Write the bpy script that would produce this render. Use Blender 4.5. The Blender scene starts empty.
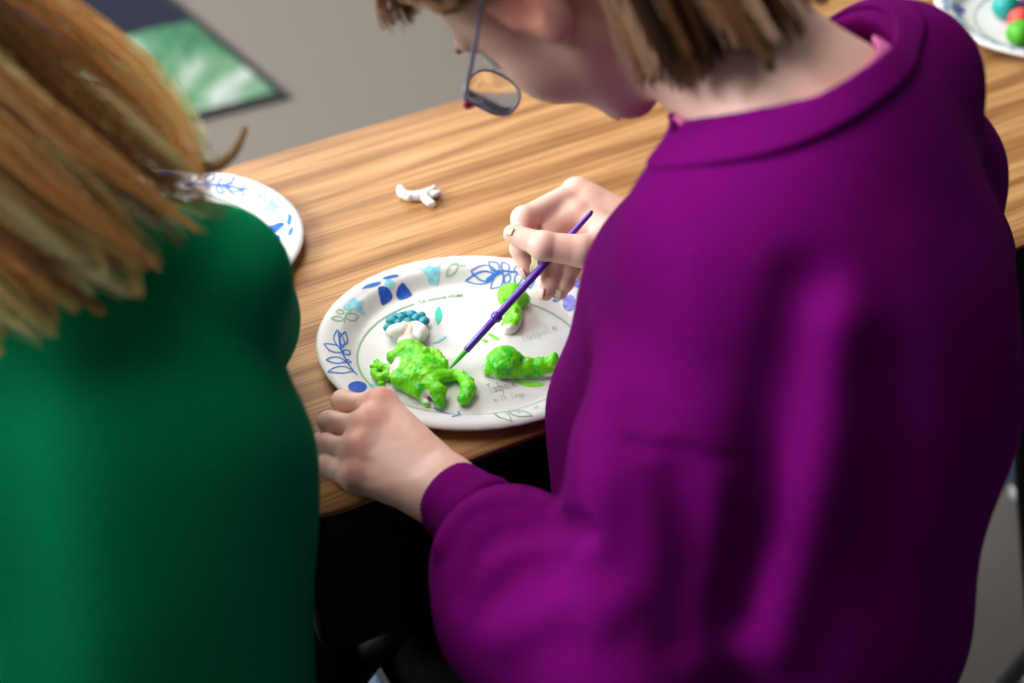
import bpy, bmesh, math, random
import numpy as np
from mathutils import Vector, Matrix
random.seed(7)
RNG = np.random.default_rng(11)
SC = bpy.context.scene
COL = SC.collection

# ------------------------------------------------------------------ camera, world, lights, exposure
FPX = 1300.0
CAM_POS = np.array([0, 0, 1.485])
PITCH = math.radians(45)
cam_data = bpy.data.cameras.new('camera')
cam = bpy.data.objects.new('camera', cam_data)
COL.objects.link(cam)
cam.location = CAM_POS
cam.rotation_euler = (math.radians(90) - PITCH, 0, 0)
cam_data.sensor_width = 36.0
cam_data.lens = FPX * 36.0 / 1024.0
cam_data.clip_start = 0.02
cam_data.dof.use_dof = True
cam_data.dof.focus_distance = 1.085
cam_data.dof.aperture_fstop = 2.5
SC.camera = cam

world = bpy.data.worlds.new('world')
SC.world = world
world.use_nodes = True
bg = world.node_tree.nodes['Background']
bg.inputs[0].default_value = (0.80, 0.88, 1.0, 1)
bg.inputs[1].default_value = 0.12


def area(name, loc, target, sx, sy, power, color):
    l = bpy.data.lights.new(name, 'AREA')
    l.shape = 'RECTANGLE'
    l.size, l.size_y, l.energy, l.color = sx, sy, power, color
    o = bpy.data.objects.new(name, l)
    COL.objects.link(o)
    o.location = loc
    o.rotation_euler = (Vector(target) - Vector(loc)).to_track_quat('-Z', 'Y').to_euler()
    return o


area('window_light', (-3.2, 0.85, 2.2), (0, 0.7, 0.7), 2.2, 1.7, 255, (0.93, 0.97, 1.0))
area('far_window_light', (-1.5, 4.0, 2.4), (0.0, 0.8, 0.7), 2.4, 1.5, 92, (0.95, 0.98, 1.0))
area('ceiling_light', (-0.7, 1.45, 2.75), (-0.4, 1.3, 0.0), 1.8, 1.2, 44, (1.0, 0.94, 0.86))

SC.view_settings.view_transform = 'Standard'
SC.view_settings.look = 'None'
SC.view_settings.gamma = 1
SC.view_settings.use_curve_mapping = False
SC.view_settings.exposure = 0.0

CAM_R = np.array([1.0, 0, 0])
CAM_F = np.array([0, math.cos(PITCH), -math.sin(PITCH)])
CAM_U = np.array([0, math.sin(PITCH), math.cos(PITCH)])


def ray(x, y):
    return CAM_R * (x - 512) / FPX - CAM_U * (y - 341.5) / FPX + CAM_F


def at(x, y, z):                                  # point at height z
    d = ray(x, y)
    return CAM_POS + d * ((z - CAM_POS[2]) / d[2])


def atd(x, y, d):                                 # point at distance d along the view axis
    return CAM_POS + ray(x, y) * d


# ------------------------------------------------------------------ materials
def mat(name, color, rough=0.6, spec=0.4, sheen=0.0, sss=0.0, metal=0.0, coat=0.0):
    m = bpy.data.materials.new(name)
    m.use_nodes = True
    b = m.node_tree.nodes['Principled BSDF']
    b.inputs['Base Color'].default_value = (*color, 1)
    b.inputs['Roughness'].default_value = rough
    b.inputs['Specular IOR Level'].default_value = spec
    b.inputs['Metallic'].default_value = metal
    b.inputs['Coat Weight'].default_value = coat
    b.inputs['Sheen Weight'].default_value = sheen
    if sss:
        b.inputs['Subsurface Weight'].default_value = sss
        b.inputs['Subsurface Radius'].default_value = (1.0, 0.35, 0.18)
        b.inputs['Subsurface Scale'].default_value = 0.006
    return m


def nodes(m):
    nt = m.node_tree
    return nt, nt.nodes, nt.links, nt.nodes['Principled BSDF']


def add_noise_color(m, c1, c2, scale, detail=4, bump=0.0, bump_scale=None, lo=0.35, hi=0.65, stretch=(1, 1, 1), rough=0.5):
    nt, N, L, b = nodes(m)
    tc = N.new('ShaderNodeTexCoord')
    mp = N.new('ShaderNodeMapping')
    mp.inputs['Scale'].default_value = stretch
    L.new(tc.outputs['Object'], mp.inputs[0])
    n = N.new('ShaderNodeTexNoise')
    n.inputs['Scale'].default_value = scale
    n.inputs['Detail'].default_value = detail
    n.inputs['Roughness'].default_value = rough
    L.new(mp.outputs[0], n.inputs['Vector'])
    r = N.new('ShaderNodeValToRGB')
    r.color_ramp.elements[0].position, r.color_ramp.elements[1].position = lo, hi
    r.color_ramp.elements[0].color = (*c1, 1)
    r.color_ramp.elements[1].color = (*c2, 1)
    L.new(n.outputs['Fac'], r.inputs[0])
    L.new(r.outputs[0], b.inputs['Base Color'])
    if bump:
        n2 = N.new('ShaderNodeTexNoise')
        n2.inputs['Scale'].default_value = bump_scale or scale
        n2.inputs['Detail'].default_value = 3
        L.new(mp.outputs[0], n2.inputs['Vector'])
        bp = N.new('ShaderNodeBump')
        bp.inputs['Strength'].default_value = bump
        bp.inputs['Distance'].default_value = 0.002
        L.new(n2.outputs['Fac'], bp.inputs['Height'])
        L.new(bp.outputs[0], b.inputs['Normal'])
    return m


def attr_color(m, name='paint'):
    nt, N, L, b = nodes(m)
    a = N.new('ShaderNodeAttribute')
    a.attribute_name = name
    L.new(a.outputs['Color'], b.inputs['Base Color'])
    return m


M = {}
M['carpet'] = add_noise_color(mat('carpet', (.2, .18, .16), .95, .1), (.145, .125, .107), (.208, .182, .158), 260, 3, .5, 300, .3, .7)
M['purple_fleece'] = add_noise_color(mat('purple_fleece', (.2, .004, .17), .92, .03), (.128, .0015, .112), (.160, .002, .138), 500, 2, .25, 900)
M['purple_rib'] = mat('purple_rib', (.145, .002, .125), .92, .03)
M['green_fleece'] = add_noise_color(mat('green_fleece', (.0, .15, .07), .92, .03), (.0015, .205, .074), (.002, .250, .092), 400, 2, .25, 800)
M['skin_plain'] = add_noise_color(mat('skin', (.7, .4, .3), .45, .4, sss=.25), (.74, .43, .33), (.80, .50, .40), 30, 3, .08, 400, .35, .65)
M['nail'] = mat('nail', (.78, .50, .42), .25, .5, sss=.1)
M['nail_green'] = mat('nail_green', (.68, .62, .36), .3, .5)
M['pink_knit'] = mat('pink_knit', (.72, .17, .42), .9, .1)
M['maroon_knit'] = add_noise_color(mat('maroon_knit', (.05, .0, .01), .95, .1), (.030, .003, .006), (.12, .03, .045), 700, 2, .4, 900, .4, .7)
M['charcoal_cloth'] = add_noise_color(mat('charcoal_cloth', (.03, .035, .04), .95, .05), (.010, .012, .014), (.018, .021, .024), 500, 2, .2, 800)
M['black_cloth'] = mat('black_cloth', (.004, .004, .0045), .95, .03)
M['black_metal'] = mat('black_metal', (.003, .003, .0035), .55, .15)
M['black_plastic'] = mat('black_plastic', (.003, .003, .0035), .5, .2)
M['blue_steel'] = mat('blue_steel', (.10, .16, .24), .32, .5, metal=.7)
M['grey_steel'] = mat('grey_steel', (.16, .165, .17), .4, .5, metal=.6)
M['white_plastic'] = mat('white_plastic', (.62, .62, .60), .5, .4)
M['paper'] = add_noise_color(mat('paper', (.8, .8, .79), .45, .4), (.665, .665, .65), (.70, .70, .685), 60, 3, .05, 500)
M['print_blue'] = mat('print_blue', (.030, .165, .60), .5, .3)
M['print_deep'] = add_noise_color(mat('print_deep', (.012, .08, .50), .5, .3), (.008, .075, .46), (.20, .36, .75), 900, 2, 0, None, .58, .75)
M['print_teal'] = add_noise_color(mat('print_teal', (.25, .60, .72), .5, .3), (.16, .52, .66), (.36, .68, .76), 160, 2)
M['print_green'] = mat('print_green', (.25, .46, .26), .5, .3)
M['print_purple'] = add_noise_color(mat('print_purple', (.14, .14, .55), .5, .3), (.10, .10, .48), (.28, .30, .70), 200, 2)
M['print_text'] = mat('print_text', (.20, .37, .23), .5, .3)
M['pencil'] = mat('pencil', (.32, .32, .31), .6, .2)
M['pencil_faint'] = mat('pencil_faint', (.47, .47, .46), .6, .2)
M['paint_green'] = mat('paint_green', (.20, .78, .012), .3, .5)
M['paint_aqua'] = mat('paint_aqua', (.03, .52, .38), .3, .5)
M['paint_sky'] = mat('paint_sky', (.25, .68, .78), .3, .5)
M['clay_paint'] = attr_color(mat('clay_paint', (.5, .5, .5), .36, .4))
M['white_clay'] = add_noise_color(mat('white_clay', (.8, .78, .74), .6, .3), (.74, .71, .66), (.86, .85, .83), 120, 3, .2, 300)
M['teal_paint'] = add_noise_color(mat('teal_paint', (.01, .27, .33), .3, .5), (.006, .20, .27), (.02, .36, .42), 250, 3, .2, 400)
M['brush_purple'] = mat('brush_purple', (.095, .025, .36), .25, .5, coat=.3)
M['bristle'] = mat('bristle', (.07, .50, .03), .5, .3)
M['hair_col'] = attr_color(mat('hair_col', (.2, .1, .05), .42, .22), 'tint')
M['eye_white'] = mat('eye_white', (.8, .8, .8), .15, .5)
M['iris'] = mat('iris', (.05, .09, .12), .15, .5)
M['lip'] = mat('lip', (.55, .22, .20), .4, .4, sss=.1)
M['brow'] = mat('brow', (.09, .05, .03), .7, .2)
M['frame_grey'] = mat('frame_grey', (.26, .27, .38), .2, .5)
M['frame_pink'] = mat('frame_pink', (.48, .03, .11), .25, .5)


def glass_mat():
    m = mat('lens_glass', (.93, .95, .97), .02, .5)
    b = m.node_tree.nodes['Principled BSDF']
    b.inputs['Transmission Weight'].default_value = 1.0
    b.inputs['IOR'].default_value = 1.06
    return m


M['lens_glass'] = glass_mat()


def wood_mat():
    m = mat('oak_laminate', (.5, .28, .1), .42, .25)
    nt, N, L, b = nodes(m)
    tc = N.new('ShaderNodeTexCoord')

    def mapping(s):
        mp = N.new('ShaderNodeMapping')
        mp.inputs['Scale'].default_value = s
        L.new(tc.outputs['Object'], mp.inputs[0])
        return mp

    def noise(mp, scale, detail=3, dist=0.0):
        n = N.new('ShaderNodeTexNoise')
        n.inputs['Scale'].default_value = scale
        n.inputs['Detail'].default_value = detail
        n.inputs['Distortion'].default_value = dist
        L.new(mp.outputs[0], n.inputs['Vector'])
        return n

    def ramp(src, stops):
        r = N.new('ShaderNodeValToRGB')
        els = r.color_ramp.elements
        els[0].position, els[0].color = stops[0][0], (*stops[0][1], 1)
        els[1].position, els[1].color = stops[-1][0], (*stops[-1][1], 1)
        for p, c in stops[1:-1]:
            e = els.new(p)
            e.color = (*c, 1)
        L.new(src, r.inputs[0])
        return r

    def mix(kind, fac, a, bb):
        x = N.new('ShaderNodeMix')
        x.data_type = 'RGBA'
        x.blend_type = kind
        x.inputs[0].default_value = fac
        L.new(a, x.inputs[6])
        L.new(bb, x.inputs[7])
        return x.outputs[2]

    cath = N.new('ShaderNodeTexWave')               # cathedral bands along the board
    cath.wave_type = 'BANDS'
    cath.bands_direction = 'Y'
    cath.inputs['Scale'].default_value = 7.5
    cath.inputs['Distortion'].default_value = 9.0
    cath.inputs['Detail'].default_value = 3.0
    cath.inputs['Detail Scale'].default_value = 1.0
    cath.inputs['Detail Roughness'].default_value = .55
    L.new(mapping((.16, 1.0, 1.0)).outputs[0], cath.inputs['Vector'])
    base = ramp(cath.outputs['Fac'], [(0, (.330, .158, .055)), (.4, (.480, .255, .100)), (1, (.545, .308, .132))])
    broad = ramp(noise(mapping((.5, 5, 1)), 2.2, 2).outputs['Fac'], [(.3, (.86, .82, .76)), (.7, (1.06, 1.05, 1.04))])
    fine = ramp(noise(mapping((4.0, 260, 1)), 2.0, 3, .2).outputs['Fac'], [(.36, (.52, .42, .34)), (.5, (1, 1, 1)), (.7, (1.08, 1.08, 1.07))])
    c = mix('MULTIPLY', 1.0, base.outputs[0], broad.outputs[0])
    mid = ramp(noise(mapping((1.1, 64, 1)), 2.0, 4, .3).outputs['Fac'], [(.30, (.70, .60, .50)), (.52, (1, 1, 1)), (.72, (1.06, 1.05, 1.03))])
    c = mix('MULTIPLY', .8, c, fine.outputs[0])
    c = mix('MULTIPLY', .75, c, mid.outputs[0])
    L.new(c, b.inputs['Base Color'])
    return m


M['oak'] = wood_mat()


M['skin'] = attr_color(mat('skin', (.74, .45, .35), .45, .35, sss=.25), 'tone')


def skin_tint(o, spots):                              # redder knuckles, ears and fingertips
    V = np.empty(len(o.data.vertices) * 3)
    o.data.vertices.foreach_get('co', V)
    V = V.reshape(-1, 3)
    n1 = vnoise(V.astype(np.float32), 45, 3)[:, None] * .5 + .5
    c = np.array([.77, .455, .365]) * (1 - n1) + np.array([.83, .52, .425]) * n1
    for p, r, k in spots:
        w = (k * np.exp(-((V - p) ** 2).sum(1) / r ** 2))[:, None]
        c = c * (1 - w) + np.array([.70, .24, .17]) * w
    a = o.data.attributes.new('tone', 'FLOAT_COLOR', 'POINT')
    c4 = np.ones((len(V), 4), dtype=np.float32)
    c4[:, :3] = c
    a.data.foreach_set('color', c4.ravel())


def printed_mat():
    m = mat('green_print', (.3, .5, .3), .6, .3)
    nt, N, L, b = nodes(m)
    tc = N.new('ShaderNodeTexCoord')
    mp = N.new('ShaderNodeMapping')
    mp.inputs['Scale'].default_value = (1.0, .45, 1)
    mp.inputs['Rotation'].default_value = (0, 0, .5)
    L.new(tc.outputs['Object'], mp.inputs[0])
    n = N.new('ShaderNodeTexNoise')
    n.inputs['Scale'].default_value = 9.0
    n.inputs['Detail'].default_value = 4
    n.inputs['Distortion'].default_value = .8
    L.new(mp.outputs[0], n.inputs['Vector'])
    r = N.new('ShaderNodeValToRGB')
    e = r.color_ramp.elements
    e[0].position, e[0].color = .36, (.006, .085, .035, 1)
    e[1].position, e[1].color = .70, (.36, .41, .36, 1)
    for p_, c_ in ((.47, (.035, .15, .065, 1)), (.56, (.11, .22, .12, 1)), (.62, (.25, .31, .25, 1))):
        k = e.new(p_)
        k.color = c_
    L.new(n.outputs['Fac'], r.inputs[0])
    L.new(r.outputs[0], b.inputs['Base Color'])
    return m


M['green_print'] = printed_mat()
M['mat_edge'] = mat('mat_edge', (.02, .02, .024), .8, .2)
M['navy_print'] = mat('navy_print', (.007, .009, .022), .8, .2)


# ------------------------------------------------------------------ object helpers
def props(o, label=None, cat=None, group=None, kind=None):
    if label:
        o['label'] = label
    if cat:
        o['category'] = cat
    if group:
        o['group'] = group
    if kind:
        o['kind'] = kind
    return o


def empty(name, loc, label=None, cat=None, group=None):
    o = bpy.data.objects.new(name, None)
    COL.objects.link(o)
    o.location = Vector(loc)
    o.empty_display_size = .05
    return props(o, label, cat, group)


def link(name, me, parent=None, smooth=True):
    o = bpy.data.objects.new(name, me)
    COL.objects.link(o)
    if smooth and len(me.polygons):
        me.polygons.foreach_set('use_smooth', [True] * len(me.polygons))
    if parent is not None:
        o.parent = parent
        loc = Vector((0, 0, 0))
        q = parent
        while q is not None:
            loc += q.location
            q = q.parent
        o.location = -loc                            # mesh data is written in world coordinates
    return o


def mesh(name, V, Fc, mats, parent=None, smooth=True, midx=None, attrs=None):
    me = bpy.data.meshes.new(name)
    V = np.asarray(V, dtype=float)
    me.from_pydata(V.tolist(), [], Fc if isinstance(Fc, list) else Fc.tolist())
    for m_ in (mats if isinstance(mats, (list, tuple)) else [mats]):
        me.materials.append(m_)
    if midx is not None:
        me.polygons.foreach_set('material_index', np.asarray(midx, dtype=np.int32))
    if attrs:
        for k, c in attrs.items():
            a = me.attributes.new(k, 'FLOAT_COLOR', 'POINT')
            c4 = np.ones((len(V), 4), dtype=np.float32)
            c4[:, :3] = c
            a.data.foreach_set('color', c4.ravel())
    me.update()
    return link(name, me, parent, smooth)


class MB:                                             # collects pieces of ONE part
    def __init__(s):
        s.V, s.F, s.mi = [], [], []

    def add(s, V, Fc, mi=0):
        k = len(s.V)
        s.V.extend([tuple(map(float, v)) for v in V])
        s.F.extend([tuple(int(i) + k for i in f) for f in Fc])
        s.mi.extend([mi] * len(Fc))
        return s

    def tube(s, pts, rad, n=10, mi=0, flat=1.0, flat_axis=None):
        pts = [np.asarray(p, float) for p in pts]
        if not hasattr(rad, '__len__'):
            rad = [rad] * len(pts)
        V, Fc = [], []
        up = np.array([0.13, 0.21, 1.0]) if flat_axis is None else np.asarray(flat_axis, float)
        for i, p in enumerate(pts):
            t = pts[min(i + 1, len(pts) - 1)] - pts[max(i - 1, 0)]
            t = t / (np.linalg.norm(t) + 1e-9)
            a = np.cross(t, up)
            if np.linalg.norm(a) < 1e-3:
                a = np.cross(t, (1, 0, 0))
            a /= np.linalg.norm(a)
            b = np.cross(a, t)
            for k in range(n):
                w = 2 * math.pi * k / n
                V.append(p + rad[i] * (math.cos(w) * a + flat * math.sin(w) * b))
        for i in range(len(pts) - 1):
            for k in range(n):
                Fc.append((i * n + k, i * n + (k + 1) % n, (i + 1) * n + (k + 1) % n, (i + 1) * n + k))
        Fc.append(tuple(range(n))[::-1])
        Fc.append(tuple((len(pts) - 1) * n + k for k in range(n)))
        return s.add(V, Fc, mi)

    def box(s, c, ax, half, mi=0):
        c = np.asarray(c, float)
        ax = [np.asarray(a, float) for a in ax]
        V = [c + sx * half[0] * ax[0] + sy * half[1] * ax[1] + sz * half[2] * ax[2] for sx in (-1, 1) for sy in (-1, 1) for sz in (-1, 1)]
        Fc = [(0, 1, 3, 2), (4, 6, 7, 5), (0, 4, 5, 1), (2, 3, 7, 6), (0, 2, 6, 4), (1, 5, 7, 3)]
        return s.add(V, Fc, mi)

    def build(s, name, mats, parent=None, smooth=True, bevel=0.0):
        o = mesh(name, s.V, s.F, mats, parent, smooth, s.mi)
        bm = bmesh.new()
        bm.from_mesh(o.data)
        bmesh.ops.recalc_face_normals(bm, faces=bm.faces)
        bm.to_mesh(o.data)
        bm.free()
        if bevel:
            b = o.modifiers.new('bevel', 'BEVEL')
            b.width, b.segments, b.limit_method = bevel, 2, 'ANGLE'
        return o


def smooth_path(pts, n=24):                          # Catmull-Rom
    pts = [np.asarray(p, float) for p in pts]
    P = [2 * pts[0] - pts[1]] + pts + [2 * pts[-1] - pts[-2]]
    out = []
    m = len(pts) - 1
    for q in range(n + 1):
        u = q / n * m
        i = min(int(u), m - 1)
        t = u - i
        a, b, c, d = P[i], P[i + 1], P[i + 2], P[i + 3]
        out.append(.5 * (2 * b + (c - a) * t + (2 * a - 5 * b + 4 * c - d) * t * t + (3 * b - a - 3 * c + d) * t ** 3))
    return out


# ------------------------------------------------------------------ signed-distance modelling
def unit(v):
    v = np.asarray(v, float)
    return v / np.linalg.norm(v)


def smin(a, b, k):
    h = np.clip(.5 + .5 * (b - a) / k, 0, 1)
    return b + (a - b) * h - k * h * (1 - h)


def smax(a, b, k):
    return -smin(-a, -b, k)


def cone(P, a, b, ra, rb):
    a = np.asarray(a, np.float32)
    b = np.asarray(b, np.float32)
    ab = b - a
    t = np.clip(((P - a) @ ab) / float(ab @ ab + 1e-12), 0, 1)
    q = P - a - t[:, None] * ab
    return np.sqrt((q * q).sum(1)) - (ra + (rb - ra) * t)


def ball(P, c, r):
    q = P - np.asarray(c, np.float32)
    return np.sqrt((q * q).sum(1)) - r


def ell(P, c, r, A=None):                            # A: rows are the axes
    q = P - np.asarray(c, np.float32)
    if A is not None:
        q = q @ np.asarray(A, np.float32).T
    r = np.asarray(r, np.float32)
    k0 = np.sqrt(((q / r) ** 2).sum(1))
    k1 = np.sqrt(((q / (r * r)) ** 2).sum(1)) + 1e-9
    return k0 * (k0 - 1) / k1


def chain(P, pts, rad, k=.004):
    d = None
    for i in range(len(pts) - 1):
        e = cone(P, pts[i], pts[i + 1], rad[i], rad[i + 1])
        d = e if d is None else smin(d, e, k)
    return d


_hash = RNG.random(4096).astype(np.float32)


def vnoise(P, scale, seed=0):                        # value noise in -1..1
    q = P * scale + seed * 17.3
    i = np.floor(q).astype(np.int64)
    f = (q - i).astype(np.float32)
    f = f * f * (3 - 2 * f)
    out = 0
    for dx in (0, 1):
        for dy in (0, 1):
            for dz in (0, 1):
                h = _hash[((i[:, 0] + dx) * 73 + (i[:, 1] + dy) * 179 + (i[:, 2] + dz) * 283) & 4095]
                w = (f[:, 0] if dx else 1 - f[:, 0]) * (f[:, 1] if dy else 1 - f[:, 1]) * (f[:, 2] if dz else 1 - f[:, 2])
                out = out + h * w
    return out * 2 - 1


def seg_dist(P, pts):
    d = None
    for i in range(len(pts) - 1):
        e = cone(P, pts[i], pts[i + 1], 0, 0)
        d = e if d is None else np.minimum(d, e)
    return d


def grad(f, P, e=1e-3):
    g = np.stack([f(P + np.array(v, np.float32) * e) - f(P - np.array(v, np.float32) * e) for v in ((1, 0, 0), (0, 1, 0), (0, 0, 1))], 1)
    return g / (np.linalg.norm(g, axis=1, keepdims=True) + 1e-9)


def snap(f, P, off=0.0, it=5):                       # move points onto the surface f = off
    P = np.asarray(P, np.float32)
    for _ in range(it):
        P = P - grad(f, P) * (f(P) - off)[:, None]
    return P


def hit(f, x, y, d0=.45, off=0.0):                   # first surface point met by a sight line
    r = ray(x, y)
    n = np.linalg.norm(r)
    t = d0
    for _ in range(120):
        p = (CAM_POS + r * t).astype(np.float32)
        v = float(f(p[None])[0]) - off
        if v < 3e-4:
            break
        t += .7 * v / n
    return p


def polygonise(f, lo, hi, h, B=8):
    lo = np.asarray(lo, float)
    n = np.ceil((np.asarray(hi, float) - lo) / h / B).astype(int) + 1
    S = n * B
    val = np.full(S, 1.0, np.float32)
    bi = np.stack(np.meshgrid(*[np.arange(k) for k in n], indexing='ij'), -1).reshape(-1, 3)
    ctr = (lo + (bi * B + (B - 1) / 2) * h).astype(np.float32)
    dc = np.concatenate([f(c) for c in np.array_split(ctr, max(1, len(ctr) // 60000))])
    reach = B * h * .95
    inside = dc < 0
    for b in bi[inside & (dc <= -reach)]:
        s = b * B
        val[s[0]:s[0] + B, s[1]:s[1] + B, s[2]:s[2] + B] = -1
    act = bi[np.abs(dc) < reach]
    off = np.stack(np.meshgrid(*[np.arange(B)] * 3, indexing='ij'), -1).reshape(-1, 3)
    for ch in np.array_split(act, max(1, len(act) // 200)):
        idx = (ch[:, None, :] * B + off[None]).reshape(-1, 3)
        v = f((lo + idx * h).astype(np.float32))
        val[idx[:, 0], idx[:, 1], idx[:, 2]] = v
    val[0] = val[-1] = 1
    val[:, 0] = val[:, -1] = 1
    val[:, :, 0] = val[:, :, -1] = 1
    neg = val < 0
    cnt = sum(neg[dx:S[0] - 1 + dx, dy:S[1] - 1 + dy, dz:S[2] - 1 + dz].astype(np.int8) for dx in (0, 1) for dy in (0, 1) for dz in (0, 1))
    cells = np.argwhere((cnt > 0) & (cnt < 8))
    ids = np.full(np.array(S) - 1, -1, np.int64)
    ids[tuple(cells.T)] = np.arange(len(cells))
    acc = np.zeros((len(cells), 3))
    num = np.zeros(len(cells))
    corners = [np.array(c) for c in np.ndindex(2, 2, 2)]
    for a in corners:
        for ax in range(3):
            if a[ax] == 0:
                b = a.copy()
                b[ax] = 1
                va = val[tuple((cells + a).T)]
                vb = val[tuple((cells + b).T)]
                m = (va < 0) != (vb < 0)
                t = np.where(m, va / np.where(m, va - vb, 1), 0)
                p = a[None, :] + 0.0 * acc
                p[:, ax] = t
                acc += np.where(m[:, None], p, 0)
                num += m
    V = lo + (cells + acc / num[:, None]) * h
    quads = []
    for ax in range(3):
        u, w = (ax + 1) % 3, (ax + 2) % 3
        sl0 = [slice(1, s - 1) for s in S]
        sl1 = list(sl0)
        sl0[ax] = slice(0, S[ax] - 1)
        sl1[ax] = slice(1, S[ax])
        a, b = neg[tuple(sl0)], neg[tuple(sl1)]
        for flip, msk in ((False, a & ~b), (True, ~a & b)):
            e = np.argwhere(msk)
            if len(e) == 0:
                continue
            base = np.ones(3, int)
            base[ax] = 0
            e = e + base
            q = []
            for du, dw in ((-1, -1), (0, -1), (0, 0), (-1, 0)):
                c = e.copy()
                c[:, u] += du
                c[:, w] += dw
                q.append(ids[tuple(c.T)])
            q = np.stack(q, 1)
            quads.append(q[:, ::-1] if flip else q)
    return V, np.concatenate(quads)


def grid_faces(nu, nv, wrap=True):
    Fc = []
    for i in range(nu if wrap else nu - 1):
        for j in range(nv - 1):
            Fc.append((i * nv + j, ((i + 1) % nu) * nv + j, ((i + 1) % nu) * nv + j + 1, i * nv + j + 1))
    return Fc


def strands(name, paths, tints, parent, width=.0007, sides=4, taper=.35):
    """every path is an (n,3) array; one mesh of thin tapering tubes"""
    Vs, Fs, Ts, k = [], [], [], 0
    for p, t in zip(paths, tints):
        n = len(p)
        tg = np.gradient(p, axis=0)
        tg /= np.linalg.norm(tg, axis=1, keepdims=True) + 1e-9
        a = np.cross(tg, np.array([.3, .2, .93]))
        a /= np.linalg.norm(a, axis=1, keepdims=True) + 1e-9
        b = np.cross(tg, a)
        r = width * np.linspace(1, taper, n)[:, None]
        ring = [p + r * (math.cos(w) * a + math.sin(w) * b) for w in np.arange(sides) * 2 * math.pi / sides]
        V = np.stack(ring, 1).reshape(-1, 3)
        i, j = np.meshgrid(np.arange(n - 1), np.arange(sides), indexing='ij')
        jn = (j + 1) % sides
        Fs.append(k + np.stack([i * sides + j, i * sides + jn, (i + 1) * sides + jn, (i + 1) * sides + j], -1).reshape(-1, 4))
        Vs.append(V)
        Ts.append(np.repeat(t if np.ndim(t) == 2 else np.tile(t, (n, 1)), sides, axis=0))
        k += len(V)
    return mesh(name, np.concatenate(Vs), np.concatenate(Fs), M['hair_col'], parent, True, None, {'tint': np.concatenate(Ts)})

# ================================================================== SETTING
TZ = 0.68                                             # table top height
floor = MB().box((0, 2.0, -.02), np.eye(3), (4.5, 4.5, .02)).build('floor', M['carpet'], smooth=False)
props(floor, kind='structure')

M['wall_paint'] = mat('wall_paint', (.42, .41, .39), .9, .1)
M['window_glass'] = mat('window_glass', (.9, .93, .95), .02, .5)
M['window_glass'].node_tree.nodes['Principled BSDF'].inputs['Transmission Weight'].default_value = 1.0
M['window_frame'] = mat('window_frame', (.6, .6, .58), .4, .4)


def window_wall(name, number, P3, length, w0, w1, z0, z1, height=3.0):
    """wall with one window; P3(u, depth, z) gives world points"""
    def bx(mb, u0, u1, a, b_, d0, d1):
        V = [P3(u, d, z) for u in (u0, u1) for d in (d0, d1) for z in (a, b_)]
        mb.add(V, [(0, 1, 3, 2), (4, 6, 7, 5), (0, 4, 5, 1), (2, 3, 7, 6), (0, 2, 6, 4), (1, 5, 7, 3)])
    m_ = MB()
    for q in ((0, w0, 0, height), (w1, length, 0, height), (w0, w1, 0, z0), (w0, w1, z1, height)):
        bx(m_, *q, 0, .12)
    props(m_.build(name, M['wall_paint'], None, False), kind='structure')
    w = props(empty('window_%d' % number, P3((w0 + w1) / 2, .06, z0)), kind='structure')
    m_ = MB()
    c = (w0 + w1) / 2
    for q in ((w0, w0 + .06, z0, z1), (w1 - .06, w1, z0, z1), (c - .03, c + .03, z0, z1), (w0, w1, z0, z0 + .06), (w0, w1, z1 - .06, z1)):
        bx(m_, *q, .03, .09)
    m_.build('window_frame', M['window_frame'], w, False)
    m_ = MB()
    bx(m_, w0 + .05, w1 - .05, z0 + .05, z1 - .05, .055, .063)
    m_.build('pane', M['window_glass'], w, False)


window_wall('wall_left', 1, lambda u, d, z: np.array([-3.75 - d, -2.2 + u, z]), 7.2, 1.9, 4.2, 1.1, 2.8)
window_wall('wall_back', 2, lambda u, d, z: np.array([-3.75 + u, 5.0 + d, z]), 7.5, .9, 3.6, 1.1, 2.8)

# ------------------------------------------------------------------ table
EX, EY = np.array([.891, .454, 0]), np.array([-.454, .891, 0])
T0 = EX * .104 + EY * .611
TL, TW, TR = 1.55, .462, .066
table = empty('classroom_table', (T0[0], T0[1], 0), 'oak laminate classroom table with rounded corners and black edge', 'table')
table.rotation_euler = (0, 0, math.atan2(EX[1], EX[0]))


def tl(x, y, z):                                      # world point of a table-local one
    return T0 + EX * x + EY * y + np.array([0, 0, z])


def rounded(x0, y0, x1, y1, r, n=10):
    out = []
    for cx, cy, a0 in ((x1 - r, y1 - r, 0), (x0 + r, y1 - r, 90), (x0 + r, y0 + r, 180), (x1 - r, y0 + r, 270)):
        for k in range(n + 1):
            w = math.radians(a0 + 90 * k / n)
            out.append((cx + r * math.cos(w), cy + r * math.sin(w)))
    return out


def local(o, parent):
    o.parent = parent
    o.location = (0, 0, 0)
    return o


def slab(name, outline, z0, z1, m, parent, bevel=0.0):
    n = len(outline)
    V = [(x, y, z0) for x, y in outline] + [(x, y, z1) for x, y in outline]
    Fc = [tuple(range(n))[::-1], tuple(range(n, 2 * n))] + [(k, (k + 1) % n, n + (k + 1) % n, n + k) for k in range(n)]
    o = mesh(name, V, Fc, m, None, False)
    if bevel:
        b = o.modifiers.new('bevel', 'BEVEL')
        b.width, b.segments, b.limit_method = bevel, 2, 'ANGLE'
    return local(o, parent)


slab('tabletop', rounded(0.002, 0.002, TL - .002, TW - .002, TR - .002), TZ - .006, TZ, M['oak'], table, .0015)
slab('edge_band', rounded(0, 0, TL, TW, TR), TZ - .032, TZ - .0062, M['black_plastic'], table, .004)


def arch(name, pts, r, m, parent, flat=1.0):
    o = MB().tube(smooth_path(pts, 30), r, 12, 0, flat).build(name, m)
    return local(o, parent)


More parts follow.
